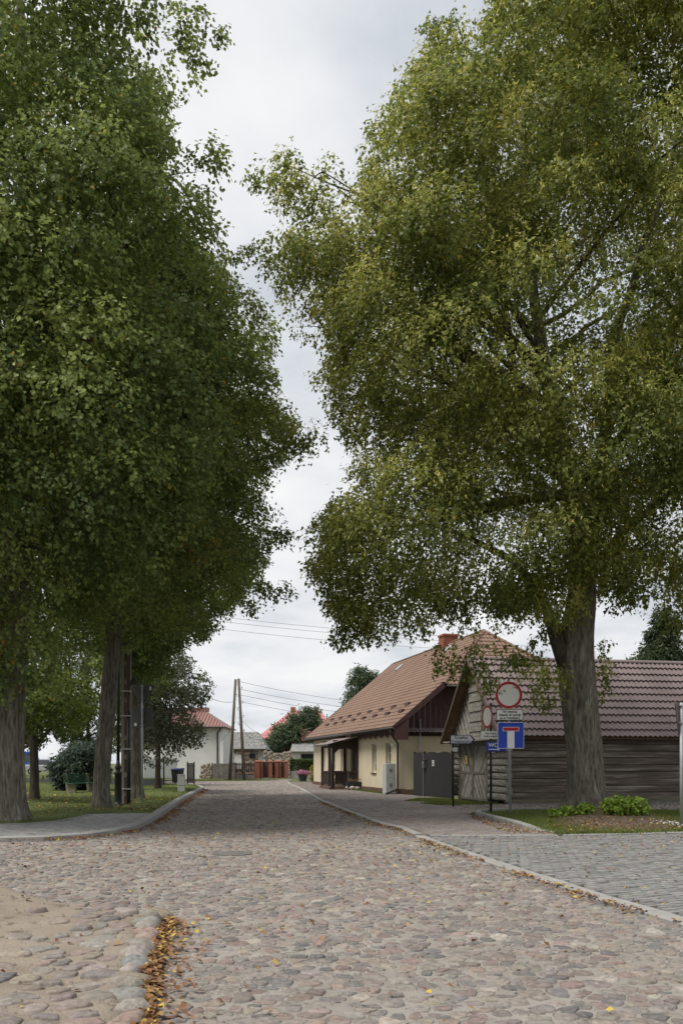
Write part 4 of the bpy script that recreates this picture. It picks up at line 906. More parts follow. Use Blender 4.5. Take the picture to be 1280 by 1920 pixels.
# snow guards, two rows
for row, vv_ in ((0, 1.15), (1, 1.75)):
    for i in range(8):
        t0 = .6 + i*2.35 + row*.35; g = MB(); cxg, czg = -.5 + vv_*cp, 3.42 + vv_*sp_
        g.prism([(cxg-.07, t0, czg-.02), (cxg+.12, t0, czg+.14), (cxg-.02, t0, czg+.15)], (0, .62, 0)).build('snow_guard', mt['plum'], house)
# roof hatch, chimney
for v_, t_ in ((7.6, 6.9), (7.3, 15.6)): MB().box(-.3, -.3, 0, .3, .3, .09).build('skylight', mt['galv'], house, loc=(-.5 + v_*cp, t_, 3.42 + v_*sp_)).rotation_euler = (0, -pitch, 0)
ch = empty('chimney', (6.1, 9.0, 0)); ch.parent = house
MB().box(-.42, -.42, 8.2, .42, .42, 9.35).build('stack', mt['mortar'], ch)
MB().box(-.52, -.52, 9.351, .52, .52, 9.46).build('cap', mt['brickr'], ch)
MB().prism([(-.62, -.5, 8.40), (0, -.5, 8.98), (.62, -.5, 8.40)], (0, 1.0, 0)).build('flashing', mt['wframe'], ch)
bm_ = MB().box(-.12, -.06, -.03, .12, .06, .03).mesh('brick', mt['brickr'])
for r_ in range(12):
    for face in range(4):
        for k in range(3):
            p_ = -.28 + k*.28 + (.07 if r_ % 2 else -.07); z_ = 8.60 + r_*.065
            o_ = link_mesh('brick', bm_, ch, ((p_, -.40, z_), (.40, p_, z_), (p_, .40, z_), (-.40, p_, z_))[face], (0, 0, R(90)*(face % 2)))
# porch
pt0, pt1, pp = 7.7, 10.5, 1.5
MB().box(-pp-.15, pt0-.1, 0, -.062, pt1+.1, .22).build('porch_step', mt['plinth'], house)
pf = MB(); pc = empty('porch', (0, 0, 0)); pc.parent = house
for (x_, y_) in ((-pp, pt0), (-pp, pt1), (-.1, pt0), (-.1, pt1), (-pp, pt0+.9)): MB().box(x_-.07, y_-.07, .22, x_+.07, y_+.07, 2.55).build('post', mt['brown'], pc, bevel=.01)
MB().box(-pp-.05, pt0-.05, 2.5, -pp+.05, pt1+.05, 2.7).box(-pp, pt0-.05, 2.5, 0, pt0+.05, 2.9).box(-pp, pt1-.05, 2.5, 0, pt1+.05, 2.9).build('beam', mt['brown'], pc)
for y_ in (pt0, pt1):
    MB().box(-pp+.07, y_-.05, 1.02, -.17, y_+.05, 1.1).box(-pp+.07, y_-.04, .34, -.17, y_+.04, .40).build('rail', mt['brown'], pc)
    for k in range(8): xx = -pp + .16 + k*.155; MB().prism([(xx, y_-.015, .40), (xx+.11, y_-.015, .40), (xx+.11, y_-.015, .60), (xx+.09, y_-.015, .70), (xx+.11, y_-.015, .80), (xx+.11, y_-.015, 1.02), (xx, y_-.015, 1.02), (xx, y_-.015, .80), (xx+.02, y_-.015, .70), (xx, y_-.015, .60)], (0, .03, 0)).build('baluster', mt['brown'], pc)
MB().box(-pp-.05, pt0+.95, 1.02, -pp+.05, pt1, 1.1).build('rail', mt['brown'], pc)
for k in range(11): yy_ = pt0 + 1.0 + k*.165; MB().box(-pp-.015, yy_, .3, -pp+.015, yy_+.12, 1.02).build('baluster', mt['brown'], pc)
for (a, b) in (((-pp, pt0+.15), (-.2, pt0+.15)),):
    MB().prism([(-pp+.07, pt0-.03, 2.5), (-pp+.07, pt0-.03, 2.15), (-pp+.35, pt0-.03, 2.38), (-.75, pt0-.03, 2.44), (-.45, pt0-.03, 2.38), (-.17, pt0-.03, 2.15), (-.17, pt0-.03, 2.5)], (0, .05, 0)).build('arch', mt['brown'], pc)
MB().prism([(-pp+.02, pt0-.04, 2.70), (0, pt0-.04, 2.70), (0, pt0-.04, 3.1)], (0, .06, 0)).build('cheek', mt['brown'], pc)
tile_sheet(pc, mt['roofb'], (-pp-.35, 0, 2.66), (0, 1, 0), (.962, 0, .275), (-.275, 0, .962), pt0-.3, pt1+.5, 1.75, 5, .22, .025, .02, name='porch_roof')
MB().box(-pp-.38, pt0-.28, 2.58, -pp-.3, pt1+.48, 2.66).build('porch_gutter', mt['gutter'], pc)
MB().tube([(-pp-.34, pt0-.12, 2.6), (-pp-.2, pt0-.14, 2.4), (-pp-.12, pt0-.14, .25), (-pp-.25, pt0-.2, .08)], .045, 8).build('porch_downpipe', mt['gutter'], pc, sm=True)
MB().box(-.018, .95, 2.42, -.004, 1.35, 2.57).build('house_number_plate', mt['white'], house)

def text(parent, body, size, mat, loc, rot, name='lettering', align='CENTER', sx=1.0, bold=0.0):
    cu = bpy.data.curves.new(name, 'FONT'); cu.body = body; cu.size = size; cu.align_x = align; cu.align_y = 'CENTER'; cu.extrude = .0015; cu.offset = bold
    cu.materials.append(mat); tmp = bpy.data.objects.new('tmp', cu); COL.objects.link(tmp); bpy.context.view_layer.update()
    me = bpy.data.meshes.new_from_object(tmp.evaluated_get(bpy.context.evaluated_depsgraph_get())); bpy.data.objects.remove(tmp)
    o = link_mesh(name, me, parent, loc, rot); o.scale = (sx, 1, 1); return o
FACE = (R(90), 0, 0)

# ------------------------------------------------------------------ things by the cream house
cb = empty('utility_cabinet', (2.36, 42.3, 0), HROT + R(8)); tag(cb, 'pale grey double electricity cabinet at the cream house corner', 'cabinet')
MB().box(-.27, -.2, .06, .27, .2, 1.56).build('body', mt['cabinet'], cb, bevel=.01); MB().box(-.24, -.18, 0, .24, .18, .06).build('base', mt['conc'], cb)
for s in range(2):
    for q in range(2): MB().box(-.262 + s*.265, -.212, .1 + q*.76, -.005 + s*.265, -.2005, .82 + q*.72).build('door', mt['cabinet'], cb, bevel=.004)
    for q in range(2): MB().box(-.06 + s*.08, -.228, .42 + q*.72, -.035 + s*.08, -.2125, .58 + q*.72).build('latch', mt['ink'], cb)
pot = empty('planter', (.72, 49.1, .07), HROT); tag(pot, 'dark trough planter beside the porch post of the cream house', 'planter')
MB().add([(-.42,-.2,0),(.42,-.2,0),(.42,.2,0),(-.42,.2,0),(-.48,-.24,.42),(.48,-.24,.42),(.48,.24,.42),(-.48,.24,.42)], [(3,2,1,0),(0,1,5,4),(1,2,6,5),(2,3,7,6),(3,0,4,7)]).build('trough', mt['bingrey'], pot)
MB().box(-.43, -.2, .3, .43, .2, .37).build('soil', mt['mound'], pot)
n = 160; pos = np.stack([rng.uniform(-.4, .4, n), rng.uniform(-.18, .18, n), rng.uniform(.38, .6, n)], -1)
V, Fc, cc = leaf_mesh('plant', pos, rng.normal(0, .5, (n, 3)) + (0, 0, .5), rng.uniform(.06, .12, n), np.full(n, .5), np.array((.24, .17, .09))*rng.uniform(.6, 1.3, (n, 1)), np.full(n, .1)); link_mesh('plant', np_mesh('plant', V, Fc, mt['leaf'], cc), pot)['kind'] = 'stuff'
for i, (a, b) in enumerate(((.38, 48.9), (.62, 48.65), (.9, 48.5))):
    e_ = empty('round_stone', (a, b, .06)); tag(e_, ['left', 'middle', 'right'][i] + ' of three pale stones below the trough planter', 'stone', 'stones by the porch planter'); boulder((a, b, .1), .14, .11, .1, (.42, .38, .33), e_, 300 + i)

gate = empty('board_gate', (3.45, 40.6, 0), math.atan2(36.85-40.6, 4.70-3.45)); tag(gate, 'anthracite vertical board gate between cream house and log barn', 'gate')
GL = math.hypot(36.85-40.6, 4.70-3.45); nb = 26; bw = GL/nb
for i in range(nb):
    u_ = (i + .5)/nb; top = 2.02 + .07*abs(math.sin(u_*math.pi*3)) + random.uniform(-.008, .008)
    MB().prism([(i*bw+.005, 0, .06), ((i+1)*bw-.005, 0, .06), ((i+1)*bw-.005, 0, top), (i*bw+.005, 0, top)], (0, .024 + .01*(i % 2), 0)).build('board', mt['dgrey'], gate)
for z_ in (.4, 1.7): MB().box(0, .04, z_, GL, .08, z_+.09).build('rail', mt['dgrey'], gate)
for x_ in (-.09, GL*.27, GL+.01): MB().box(x_, -.0, 0, x_+.08, .1, 2.12).build('post', mt['gutter'], gate)
MB().box(GL*.27-.02, -.012, .05, GL*.27, -.001, 2.05).build('edge_strip', mt['galv'], gate)
mbx = empty('mailbox', (0, 0, 0)); mbx.parent = None
gm = gate.matrix_basis
def on_gate(x, y, z): return Matrix.Translation(gate.location) @ Matrix.Rotation(gate.rotation_euler.z, 4, 'Z') @ Vector((x, y, z))
mbx.location = on_gate(GL*.33, -.01, 1.36); mbx.rotation_euler = gate.rotation_euler; tag(mbx, 'small dark metal letterbox hung on the board gate', 'mailbox')
MB().box(-.13, -.12, 0, .13, -.002, .34).build('body', mt['signback'], mbx, bevel=.01); MB().prism([(-.14, -.14, .34), (-.14, 0, .40), (-.14, 0, .34)], (.28, 0, 0)).build('lid', mt['gutter'], mbx); MB().box(-.02, -.13, .24, .06, -.121, .27).build('name_plate', mt['white'], mbx)
nts = MB().box(-.1, -.012, 0, .1, -.002, .26).build('paper_notice', mt['white'], None); nts.location = on_gate(GL*.55, -.002, 1.45); nts.rotation_euler = gate.rotation_euler; tag(nts, 'small white notice on the dark board gate', 'notice')
MB().box(-.07, -.0145, .17, .07, -.0125, .21).build('print', mt['ink'], nts); MB().box(-.07, -.0145, .05, .07, -.0125, .12).build('print', mt['signback'], nts)

# ------------------------------------------------------------------ log barn
BROT = math.atan2(.196, .98); barn = empty('log_barn', (6.16, 32.0, 0), BROT); tag(barn, 'weathered log barn with plum metal tile roof and slatted double doors', 'barn')
BL, BD, EH = 15.6, 6.0, 2.5
lh = .265
for r_ in range(9):
    z0 = .20 + r_*lh; cuts = [0.06] + sorted(random.sample([3.1, 5.2, 7.4, 9.8, 12.0], random.choice((0, 1, 1)))) + [BL]
    for a, b in zip(cuts, cuts[1:]):
        # hewn log: box with subdivided, slightly wavy face
        nx = 28; g = MB(); y_off = random.uniform(-.022, .022); zj = random.uniform(-.01, .01); pr = [(0.02, .0), (-.012, .02), (-.018, lh*.5), (-.012, lh-.022), (.022, lh-.006)]
        vs = []
        for k in range(nx+1):
            x_ = a + .004 + (b-a-.008)*k/nx
            for (py_, pz_) in pr: vs.append((x_, .03 + py_ + y_off + random.uniform(-.006, .006), z0 + pz_ + zj*math.sin(k*.4)))
            vs.append((x_, .25, z0 + lh-.008)); vs.append((x_, .25, z0))
        fs = [(k*7+j, (k+1)*7+j, (k+1)*7+(j+1) % 7, k*7+(j+1) % 7) for k in range(nx) for j in range(7)] + [tuple(range(7)), tuple(nx*7+j for j in range(7))[::-1]]
        g.add(vs, fs).build('log', mt['logx'], barn)
MB().box(.0, .16, .1, BL, .26, 2.58).build('chinking', mt['brown'], barn)
for a, b in ((-.05, 3.4), (3.41, 8.9), (8.91, BL)): MB().box(a, -.10, .10, b, .02, .22).build('sill_beam', mt['sill'], barn); MB().box(a+.1, -.05, -.02, b+.1, .05, .099).build('foundation_stone', mt['conc'], barn)
for r_ in range(9):
    z0 = .16 + r_*lh
    for a, b in ((-.02, 1.68), (5.12, 6.1)):
        ex = random.uniform(.0, .05); rows_ = MB(); ny = 8; vs = []
        e0 = a - (random.uniform(.10, .22) if a < 0 else 0)
        for k in range(ny+1):
            y_ = e0 + (b-e0)*k/ny
            for (px_, pz_) in ((.0, .01), (-.045, .06), (-.055, lh*.55), (-.03, lh-.03), (.0, lh-.012)): vs.append((px_ - ex + random.uniform(-.014, .014), y_, z0 + pz_ + random.uniform(-.007, .007)))
            vs += [(.16, y_, z0+lh-.012), (.16, y_, z0+.01)]
        fs = [(k*7+j, k*7+(j+1) % 7, (k+1)*7+(j+1) % 7, (k+1)*7+j) for k in range(ny) for j in range(7)] + [tuple(range(7))[::-1], tuple(ny*7+j for j in range(7))]
        rows_.add(vs, fs).build('log', mt['logl'], barn)
MB().box(.1, 1.0, 0, .2, 5.5, 2.5).build('interior_dark', mt['ink'], barn)  # black slab stands in for the darkness inside the barn
MB().box(BL-.2, .26, 0, BL, BD, 2.5).box(.2, BD-.2, 0, BL-.2, BD, 2.5).build('rear_wall', mt['logx'], barn)
# double door of diagonal slats
for (a, b, flip) in ((1.82, 3.42, 1), (3.46, 5.0, -1)):
    dl = empty('door', (0, 0, 0)); dl.parent = barn
    fr = MB()
    for y_ in (a, b-.10): fr.box(-.06, y_, .06, .0, y_+.10, 2.34)
    for z_ in (.06, 1.14, 2.26): fr.box(-.055, a+.10, z_, .0, b-.10, z_+.09)
    fr.build('frame', mt['slatd'], dl)
    MB().box(.0, a, .06, .02, b, 2.34).build('backing', mt['ink'], dl)
    for (z0, z1, fl) in ((.15, 1.14, flip), (1.23, 2.26, -flip)):
        conv = [(a+.10, z0), (b-.10, z0), (b-.10, z1), (a+.10, z1)]; dx, dz = math.cos(R(52)), math.sin(R(52))*fl
        for k in range(-26, 27):
            c0 = ((a+b)/2 + k*.118/abs(dz) if True else 0, (z0+z1)/2); nrm = (-dz, dx)
            q = [(c0[0]+dx*s*2 + nrm[0]*t_*.048, c0[1]+dz*s*2 + nrm[1]*t_*.048) for s, t_ in ((-1,-1),(1,-1),(1,1),(-1,1))]
            ar = sum(q[i][0]*q[(i+1)%4][1]-q[(i+1)%4][0]*q[i][1] for i in range(4))
            if ar < 0: q = q[::-1]
            cpz = clip_poly(q, conv)
            if len(cpz) >= 3: MB().prism([(-.004, u_, v_) for u_, v_ in cpz], (-.03 - random.uniform(0, .012), 0, 0)).build('slat', mt['slat'] if random.random() < .55 else mt['slatd'], dl)
MB().box(-.07, 1.69, 0, .1, 1.81, 2.42).box(-.07, 5.01, 0, .1, 5.11, 2.42).box(-.075, 1.6, 2.36, .1, 5.2, 2.52).build('door_frame', mt['slatd'], barn)
ntc = MB().box(-.085, -.11, 0, -.07, .11, .34).build('yellow_notice', mt['yellow'], None); ntc.location = Matrix.Translation(barn.location) @ Matrix.Rotation(BROT, 4, 'Z') @ Vector((0, 4.15, 1.55)); ntc.rotation_euler = (0, 0, BROT); tag(ntc, 'orange-yellow notice nailed to the barn door', 'notice')
for z_ in (.06, .14, .25): MB().box(-.0865, -.07, z_, -.0855, .07, z_+.035).build('print', mt['ink'], ntc)
# gable: diagonal boards each side of a strip of horizontal boards
RH = 5.80; tri = [(-.1, EH), (6.1, EH), (3.0, RH)]
def gable_boards(conv, ang, wd, mat, x0, alt=None):
    dx, dz = math.cos(ang), math.sin(ang); nrm = (-dz, dx)
    for k in range(-60, 61):
        c0 = (3 + nrm[0]*k*wd, 4 + nrm[1]*k*wd)
        q = [(c0[0]+dx*s*6 + nrm[0]*t_*(wd/2-.008), c0[1]+dz*s*6 + nrm[1]*t_*(wd/2-.008)) for s, t_ in ((-1,-1),(1,-1),(1,1),(-1,1))]
        cpz = clip_poly(q, conv)
        if len(cpz) >= 3: MB().prism([(x0, u_, v_) for u_, v_ in cpz], (-.025 - (.035 if k % 2 else 0) - random.uniform(0, .012), 0, 0)).build('gable_board', mat if (k % 2 or alt is None) else alt, barn)
gable_boards([(3.75, EH), (6.1, EH), (3.75, 4.98)], R(58), .17, mt['slat'], .0, mt['slatd'])
gable_boards([(-.1, EH), (2.25, EH), (2.25, 4.98)], R(122), .17, mt['slat'], .0, mt['slatd'])
gable_boards([(2.26, EH), (3.74, EH), (3.74, 4.99), (3.0, RH), (2.26, 4.99)], R(0), .205, mt['slat'], -.07)
MB().prism([(.02, -.1, EH-.02), (.02, 6.1, EH-.02), (.02, 3.0, RH+.02)], (.05, 0, 0)).build('gable_backing', mt['brown'], barn)
MB().box(-.42, -.3, EH-.03, .02, 6.3, EH+.03).build('gable_ledge', mt['slat'], barn)
for s in (-1, 1):
    MB().beam((-.38, 3-s*3.45, EH-.05), (-.38, 3, RH+.0), .05, .24, up=(1, 0, 0.001)).build('bargeboard', mt['rafter'], barn)
    MB().beam((-.2, 3-s*3.40, EH-.04), (-.2, 3, RH-.02), .34, .03, up=(0, s*.7, .7)).build('verge_soffit', mt['rafter'], barn)
bp = math.atan2(5.88-2.56, 3.4); bs = 3.4/math.cos(bp)
k = 0; x_ = -.42
while x_ < 16.0:
    x1 = min(x_ + 1.05, 16.2)
    tile_sheet(barn, mt['roofb'], (0, -.4, 2.56), (1, 0, 0), (0, math.cos(bp), math.sin(bp)), (0, -math.sin(bp), math.cos(bp)), x_, x1, bs, 11, .21, .050, .075, spw=8)
    tile_sheet(barn, mt['roofb'], (0, 6.4, 2.56), (1, 0, 0), (0, -math.cos(bp), math.sin(bp)), (0, math.sin(bp), math.cos(bp)), x_, x1, bs, 11, .21, .030, .036, spw=4)
    x_ = x1
MB().prism([(-.41, -.38, 2.50), (-.41, 3.0, 5.80), (-.41, 6.38, 2.50), (-.41, 6.30, 2.48), (-.41, 3.0, 5.70), (-.41, -.30, 2.48)], (16.5, 0, 0)).build('roof_deck', mt['rafter'], barn)
rc = MB(); pr_ = [(3 + .17*math.cos(a), 5.84 + .13*math.sin(a)) for a in np.linspace(0, math.pi, 9)]
rc.prism([(-.44, a, b) for a, b in pr_], (16.6, 0, 0)).build('ridge_cap', mt['roofb'], barn)
for s in (-1, 1): MB().beam((-.44, 3-s*3.42, 2.60), (-.44, 3, 5.94), .05, .16, up=(0, s*.7, .7)).build('verge_trim', mt['roofb'] if s > 0 else mt['gutter'], barn)
MB().box(-.3, -.28, 2.42, 16, -.2, 2.50).build('eaves_board', mt['brown'], barn)

# ------------------------------------------------------------------ road signs
def disc(mb, r, y0, y1, cz, n=36, ri=0.0):
    a = [2*math.pi*k/n for k in range(n)]
    if ri == 0: return mb.prism([(r*math.cos(t), y0, cz + r*math.sin(t)) for t in a], (0, y1-y0, 0))
    k0 = len(mb.v); vs = [(q*math.cos(t), yy_, cz + q*math.sin(t)) for yy_ in (y0, y1) for q in (r, ri) for t in a]
    fs = []
    for i in range(n):
        j = (i+1) % n; fs += [(i, j, n+j, n+i), (2*n+i, 3*n+i, 3*n+j, 2*n+j), (i, 2*n+i, 2*n+j, j), (n+i, n+j, 3*n+j, 3*n+i)]
    return mb.add(vs, fs)
def rrect(x0, x1, z0, z1, r, y, n=5):
    return [(cx + r*math.cos(t), y, cz + r*math.sin(t)) for cx, cz, a0 in ((x1-r, z0+r, -90), (x1-r, z1-r, 0), (x0+r, z1-r, 90), (x0+r, z0+r, 180)) for t in [R(a0 + 90*k/n) for k in range(n+1)]]
s1 = empty('road_sign', (4.95, 25.0, .1)); tag(s1, 'grey post with round no-vehicles sign above a blue dead-end sign', 'road sign')
MB().tube([(0, .04, -.1), (-.05, .04, 3.3), (-.06, .04, 3.95)], .035, 12).build('post', mt['galv'], s1, sm=True)
o_ = empty('no_vehicles_disc', (-.06, 0, 3.48)); o_.parent = s1
disc(MB(), .40, -.012, .0, 0).build('plate', mt['galv'], o_); disc(MB(), .392, -.018, -.013, 0, ri=.318).build('red_ring', mt['red'], o_); disc(MB(), .317, -.017, -.013, 0).build('white_field', mt['white'], o_)
o_ = empty('text_plate', (-.03, 0, 2.90)); o_.parent = s1
MB().prism(rrect(-.39, .39, -.16, .16, .03, -.012), (0, .012, 0)).build('plate', mt['ink'], o_); MB().prism(rrect(-.375, .375, -.145, .145, .025, -.016), (0, .003, 0)).build('white_field', mt['white'], o_)
for i, t_ in enumerate(('Nie dotyczy', 'dojazdu do posesji', 'na ul. Poświętnej')): text(o_, t_, .098, mt['ink'], (0, -.018, .092 - i*.094), FACE, sx=.86, bold=.003)
o_ = empty('dead_end_plate', (.0, 0, 2.30)); o_.parent = s1
MB().prism(rrect(-.385, .385, -.385, .385, .03, -.012), (0, .012, 0)).build('plate', mt['white'], o_); MB().prism(rrect(-.372, .372, -.372, .372, .025, -.017), (0, .004, 0)).build('blue_field', mt['blue'], o_)
MB().box(-.105, -.022, -.371, .105, -.018, .12).build('white_stem', mt['white'], o_); MB().box(-.24, -.022, .121, .24, -.018, .245).build('white_edge', mt['white'], o_); MB().box(-.225, -.026, .133, .225, -.0225, .232).build('red_bar', mt['red'], o_)
for z_ in (2.05, 2.5, 2.9, 3.3, 3.7): MB().box(-.08, .0, z_, .05, .085, z_+.03).build('clamp', mt['galv'], s1)

s2 = empty('wc_signpost', (4.62, 26.4, 0)); tag(s2, 'black post with turned round sign, text plate and blue WC plate', 'sign post')
MB().tube([(0, .03, -.05), (0, .03, 3.45)], .038, 12).build('post', mt['black'], s2, sm=True)
o_ = empty('no_vehicles_disc', (-.10, .03, 3.02), R(-74)); o_.parent = s2
disc(MB(), .36, -.012, .0, 0).build('plate', mt['galv'], o_); disc(MB(), .352, -.018, -.013, 0, ri=.285).build('red_ring', mt['red'], o_); disc(MB(), .284, -.017, -.013, 0).build('white_field', mt['white'], o_)
o_ = empty('text_plate', (.02, -.01, 2.46), R(-6)); o_.parent = s2
MB().prism(rrect(-.33, .33, -.115, .115, .02, -.01), (0, .01, 0)).build('plate', mt['white'], o_)
for i, t_ in enumerate(('Nie dotyczy', 'służb miejskich')): text(o_, t_, .082, mt['ink'], (.0, -.013, .045 - i*.09), FACE, bold=.001)
o_ = empty('wc_plate', (.15, -.01, 2.10)); o_.parent = s2
MB().box(-.30, -.01, -.14, .30, 0, .13).build('plate', mt['blue'], o_); text(o_, 'WC', .17, mt['white'], (-.09, -.013, .04), FACE, bold=.003); MB().prism([(-.23, -.013, -.10), (.05, -.013, -.10), (.05, -.013, -.125), (.12, -.013, -.087), (.05, -.013, -.05), (.05, -.013, -.075), (-.23, -.013, -.075)], (0, .002, 0)).build('arrow', mt['white'], o_)
MB().box(-.2, -.012, -.215, .05, -.002, -.15).build('small_plate', mt['black'], o_); text(o_, '200 m', .05, mt['white'], (-.08, -.014, -.183), FACE)

s3 = empty('trail_signpost', (3.99, 30.5, 0)); tag(s3, 'black post with white arrow board reading Ścieżka Dydaktyczna', 'sign post')
MB().tube([(0, .03, -.05), (0, .03, 2.62)], .035, 12).build('post', mt['black'], s3, sm=True)
o_ = empty('arrow_board', (-.1, -.01, 2.43)); o_.parent = s3
MB().box(-.035, -.02, -.18, .01, .02, .18).build('bracket', mt['black'], o_)
MB().prism([(0, -.01, -.155), (.72, -.01, -.155), (.88, -.01, 0), (.72, -.01, .155), (0, -.01, .155)], (0, .01, 0)).build('border', mt['inkblue'], o_)
MB().prism([(.015, -.013, -.135), (.69, -.013, -.135), (.81, -.013, 0), (.69, -.013, .135), (.015, -.013, .135)], (0, .002, 0)).build('field', mt['white'], o_)
text(o_, 'Ścieżka', .15, mt['inkblue'], (.37, -.0145, .06), FACE, bold=.002); text(o_, 'Dydaktyczna', .15, mt['inkblue'], (.37, -.0145, -.072), FACE, sx=.86, bold=.002)
pn = MB().box(-.02, -.012, 2.0, .15, .0, 2.13).build('small_plate', mt['white'], s3); MB().box(.02, -.014, 2.045, .05, -.0125, 2.085).box(.08, -.014, 2.045, .11, -.0125, 2.085).build('mark', mt['signback'], s3)

def back_sign(name, label, loc, hgt, tri_w, sq=None, left_only=False):
    s = empty(name, loc); tag(s, label, 'road sign'); MB().tube([(0, 0, -.1), (0, 0, hgt)], .036, 12).build('post', mt['galv'], s, sm=True)
    h_ = tri_w*.87; r_ = .05
    def rt(w, h, y, top):
        return [(-w/2+.03, y, top), (w/2-.03, y, top), (w/2, y, top-.035), (w/2-.012, y, top-.075), (.035, y, top-h+.02), (0, y, top-h), (-.035, y, top-h+.02), (-w/2+.012, y, top-.075), (-w/2, y, top-.035)]
    tp = empty('give_way_plate', (0, 0, 0)); tp.parent = s
    MB().prism(rt(tri_w, h_, .045, hgt), (0, .015, 0)).build('plate', mt['signback'], tp); MB().prism(rt(tri_w*1.01, h_*1.01, .061, hgt+.004), (0, .004, 0)).build('face', mt['red'], tp)
    MB().box(tri_w*.28, .04, hgt-.19, tri_w*.36, .044, hgt-.06).build('sticker', mt['white'], tp)
    for z_ in (hgt-.08, hgt-.5): MB().box(-.07, -.045, z_, .07, .044, z_+.03).build('clamp', mt['galv'], s)
    if sq:
        q = empty('square_plate', (0, 0, 0)); q.parent = s; z1 = hgt - h_ - .02
        MB().prism(rrect(-sq/2, sq/2, z1-sq, z1, .04, .045), (0, .015, 0)).build('plate', mt['signback'], q); MB().prism(rrect(-sq/2, sq/2, z1-sq, z1, .04, .061), (0, .004, 0)).build('face', mt['blue'], q)
        MB().box(-sq*.40, .04, z1-sq+.06, -sq*.28, .044, z1-sq+.17).build('sticker', mt['white'], q)
        for z_ in (z1-.1, z1-sq+.06): MB().box(-.07, -.045, z_, .07, .044, z_+.03).build('clamp', mt['galv'], s)
    return s
back_sign('road_sign', 'backs of a triangular and a square sign on the lawn post', (-7.46, 32.0, .06), 4.46, .92, .78)
back_sign('road_sign', 'sign post with triangular plate back at the frame edge beside the island', (8.15, 20.5, .06), 2.98, .92).rotation_euler = (0, 0, R(58))

# ------------------------------------------------------------------ lamp post, pole with conduit, small street furniture
lp = empty('lamp_post', (-7.84, 30.0, .08)); tag(lp, 'black cast iron lamp post with thick fluted base on the lawn', 'lamp post')
MB().lathe([(.21, 0), (.21, .05), (.15, .10), (.14, .14)], n=20).build('foot', mt['black'], lp, sm=True)
MB().lathe([(.125, .14), (.12, 1.1), (.145, 1.12), (.145, 1.18), (.09, 1.22), (.09, 1.3), (.115, 1.33), (.115, 1.38), (.07, 1.44), (.06, 1.6)], n=20).build('base_column', mt['black'], lp, sm=True)
MB().tube([(0, 0, 1.58), (.02, 0, 4.5), (.03, 0, 6.6)], [.058, .05, .042], 14).build('shaft', mt['black'], lp, sm=True)
MB().lathe([(.05, 6.6), (.2, 6.7), (.24, 7.1), (.1, 7.25), (.02, 7.35)], n=12).build('lantern', mt['black'], lp)
up = empty('utility_pole', (-7.85, 31.2, .08)); tag(up, 'old reddish slotted pole with black cable conduit beside the lamp post', 'utility pole')
MB().box(-.17, -.10, -.1, -.05, .14, 8.4).build('leg', mt['rust'], up); MB().box(.05, -.10, -.1, .15, .14, 8.4).build('leg', mt['rust'], up); MB().box(-.05, -.05, -.1, .05, .10, 8.4).build('web', mt['rust'], up)
for k in range(12): MB().box(-.06, -.095, .3 + k*.68, .06, .02, .48 + k*.68).build('rung', mt['rust'], up)
MB().tube([(.12, -.17, -.05), (.12, -.17, 3.35)], .068, 12).build('conduit', mt['black'], up, sm=True); MB().tube([(.12, -.17, 3.35), (.12, -.17, 3.45)], [.068, .035], 12).build('conduit_cap', mt['black'], up, sm=True)
for dx in (-.03, .0, .03): MB().tube([(.12 + dx, -.17, 3.4), (.12 + dx*1.5, -.17, 4.9), (.14 + dx*3, -.15, 7.6)], .013, 6).build('cable', mt['black'], up)
for k, a in enumerate((-.5, -.2, .25)): MB().tube([(.14, -.2, 4.25), (.22 + k*.06, -.25, 4.45 + k*.05), (.34 + k*.05, -.3, 4.62 - k*.03)], .03, 6).build('cable_end', mt['black'], up)
for z_ in (.55, 2.0, 3.2, 4.1, 5.6): MB().box(-.12, -.25, z_, .21, -.09, z_+.035).build('band', mt['galv'], up)
ub = empty('cable_pillar', (-8.0, 42.7, .1)); tag(ub, 'short pale grey cable pillar beside the lawn kerb', 'utility box'); MB().box(-.17, -.13, 0, .17, .13, .86).build('body', mt['cabinet'], ub, bevel=.015); MB().box(-.185, -.145, .861, .185, .145, .92).build('lid', mt['cabinet'], ub, bevel=.01); MB().box(-.15, -.14, .36, .15, -.131, .38).build('seam', mt['signback'], ub)
wb = empty('wheeled_bin', (-11.6, 60.5, .1), R(-12)); tag(wb, 'dark wheeled bin with blue lid by the pale garage', 'bin')
MB().add([(-.27,-.3,.08),(.27,-.3,.08),(.27,.3,.08),(-.27,.3,.08),(-.33,-.38,1.0),(.33,-.38,1.0),(.33,.38,1.0),(-.33,.38,1.0)], [(3,2,1,0),(4,5,6,7),(0,1,5,4),(1,2,6,5),(2,3,7,6),(3,0,4,7)]).build('body', mt['bingrey'], wb)
MB().prism([(-.36, -.43, 1.005), (-.36, .42, 1.005), (-.36, .42, 1.12), (-.36, -.38, 1.06)], (.72, 0, 0)).build('lid', mt['binblue'], wb, bevel=.02)
for s in (-1, 1): MB().tube([(s*.28, .34, .1), (s*.34, .34, .1)], .1, 12).build('wheel', mt['tyre'], wb)
def board_panel(name, label, px0, px1, Y, h, z0, n, mat, cat):
    a, b = (px0-HX)/F*Y, (px1-HX)/F*Y; s = empty(name, (a, Y, z0)); tag(s, label, cat); w = (b-a)/n
    for i in range(n): MB().box(i*w+.006, 0, .08, (i+1)*w-.006, .025 + .008*(i % 2), h + random.uniform(-.01, .01)).build('board', mat, s)
    for z_ in (.3, h-.25): MB().box(0, .04, z_, b-a, .08, z_+.09).build('rail', mat, s)
    for x_ in (-.06, b-a): MB().box(x_, .0, -.05, x_+.08, .09, h+.08).build('post', mt['gutter'], s)
    return s
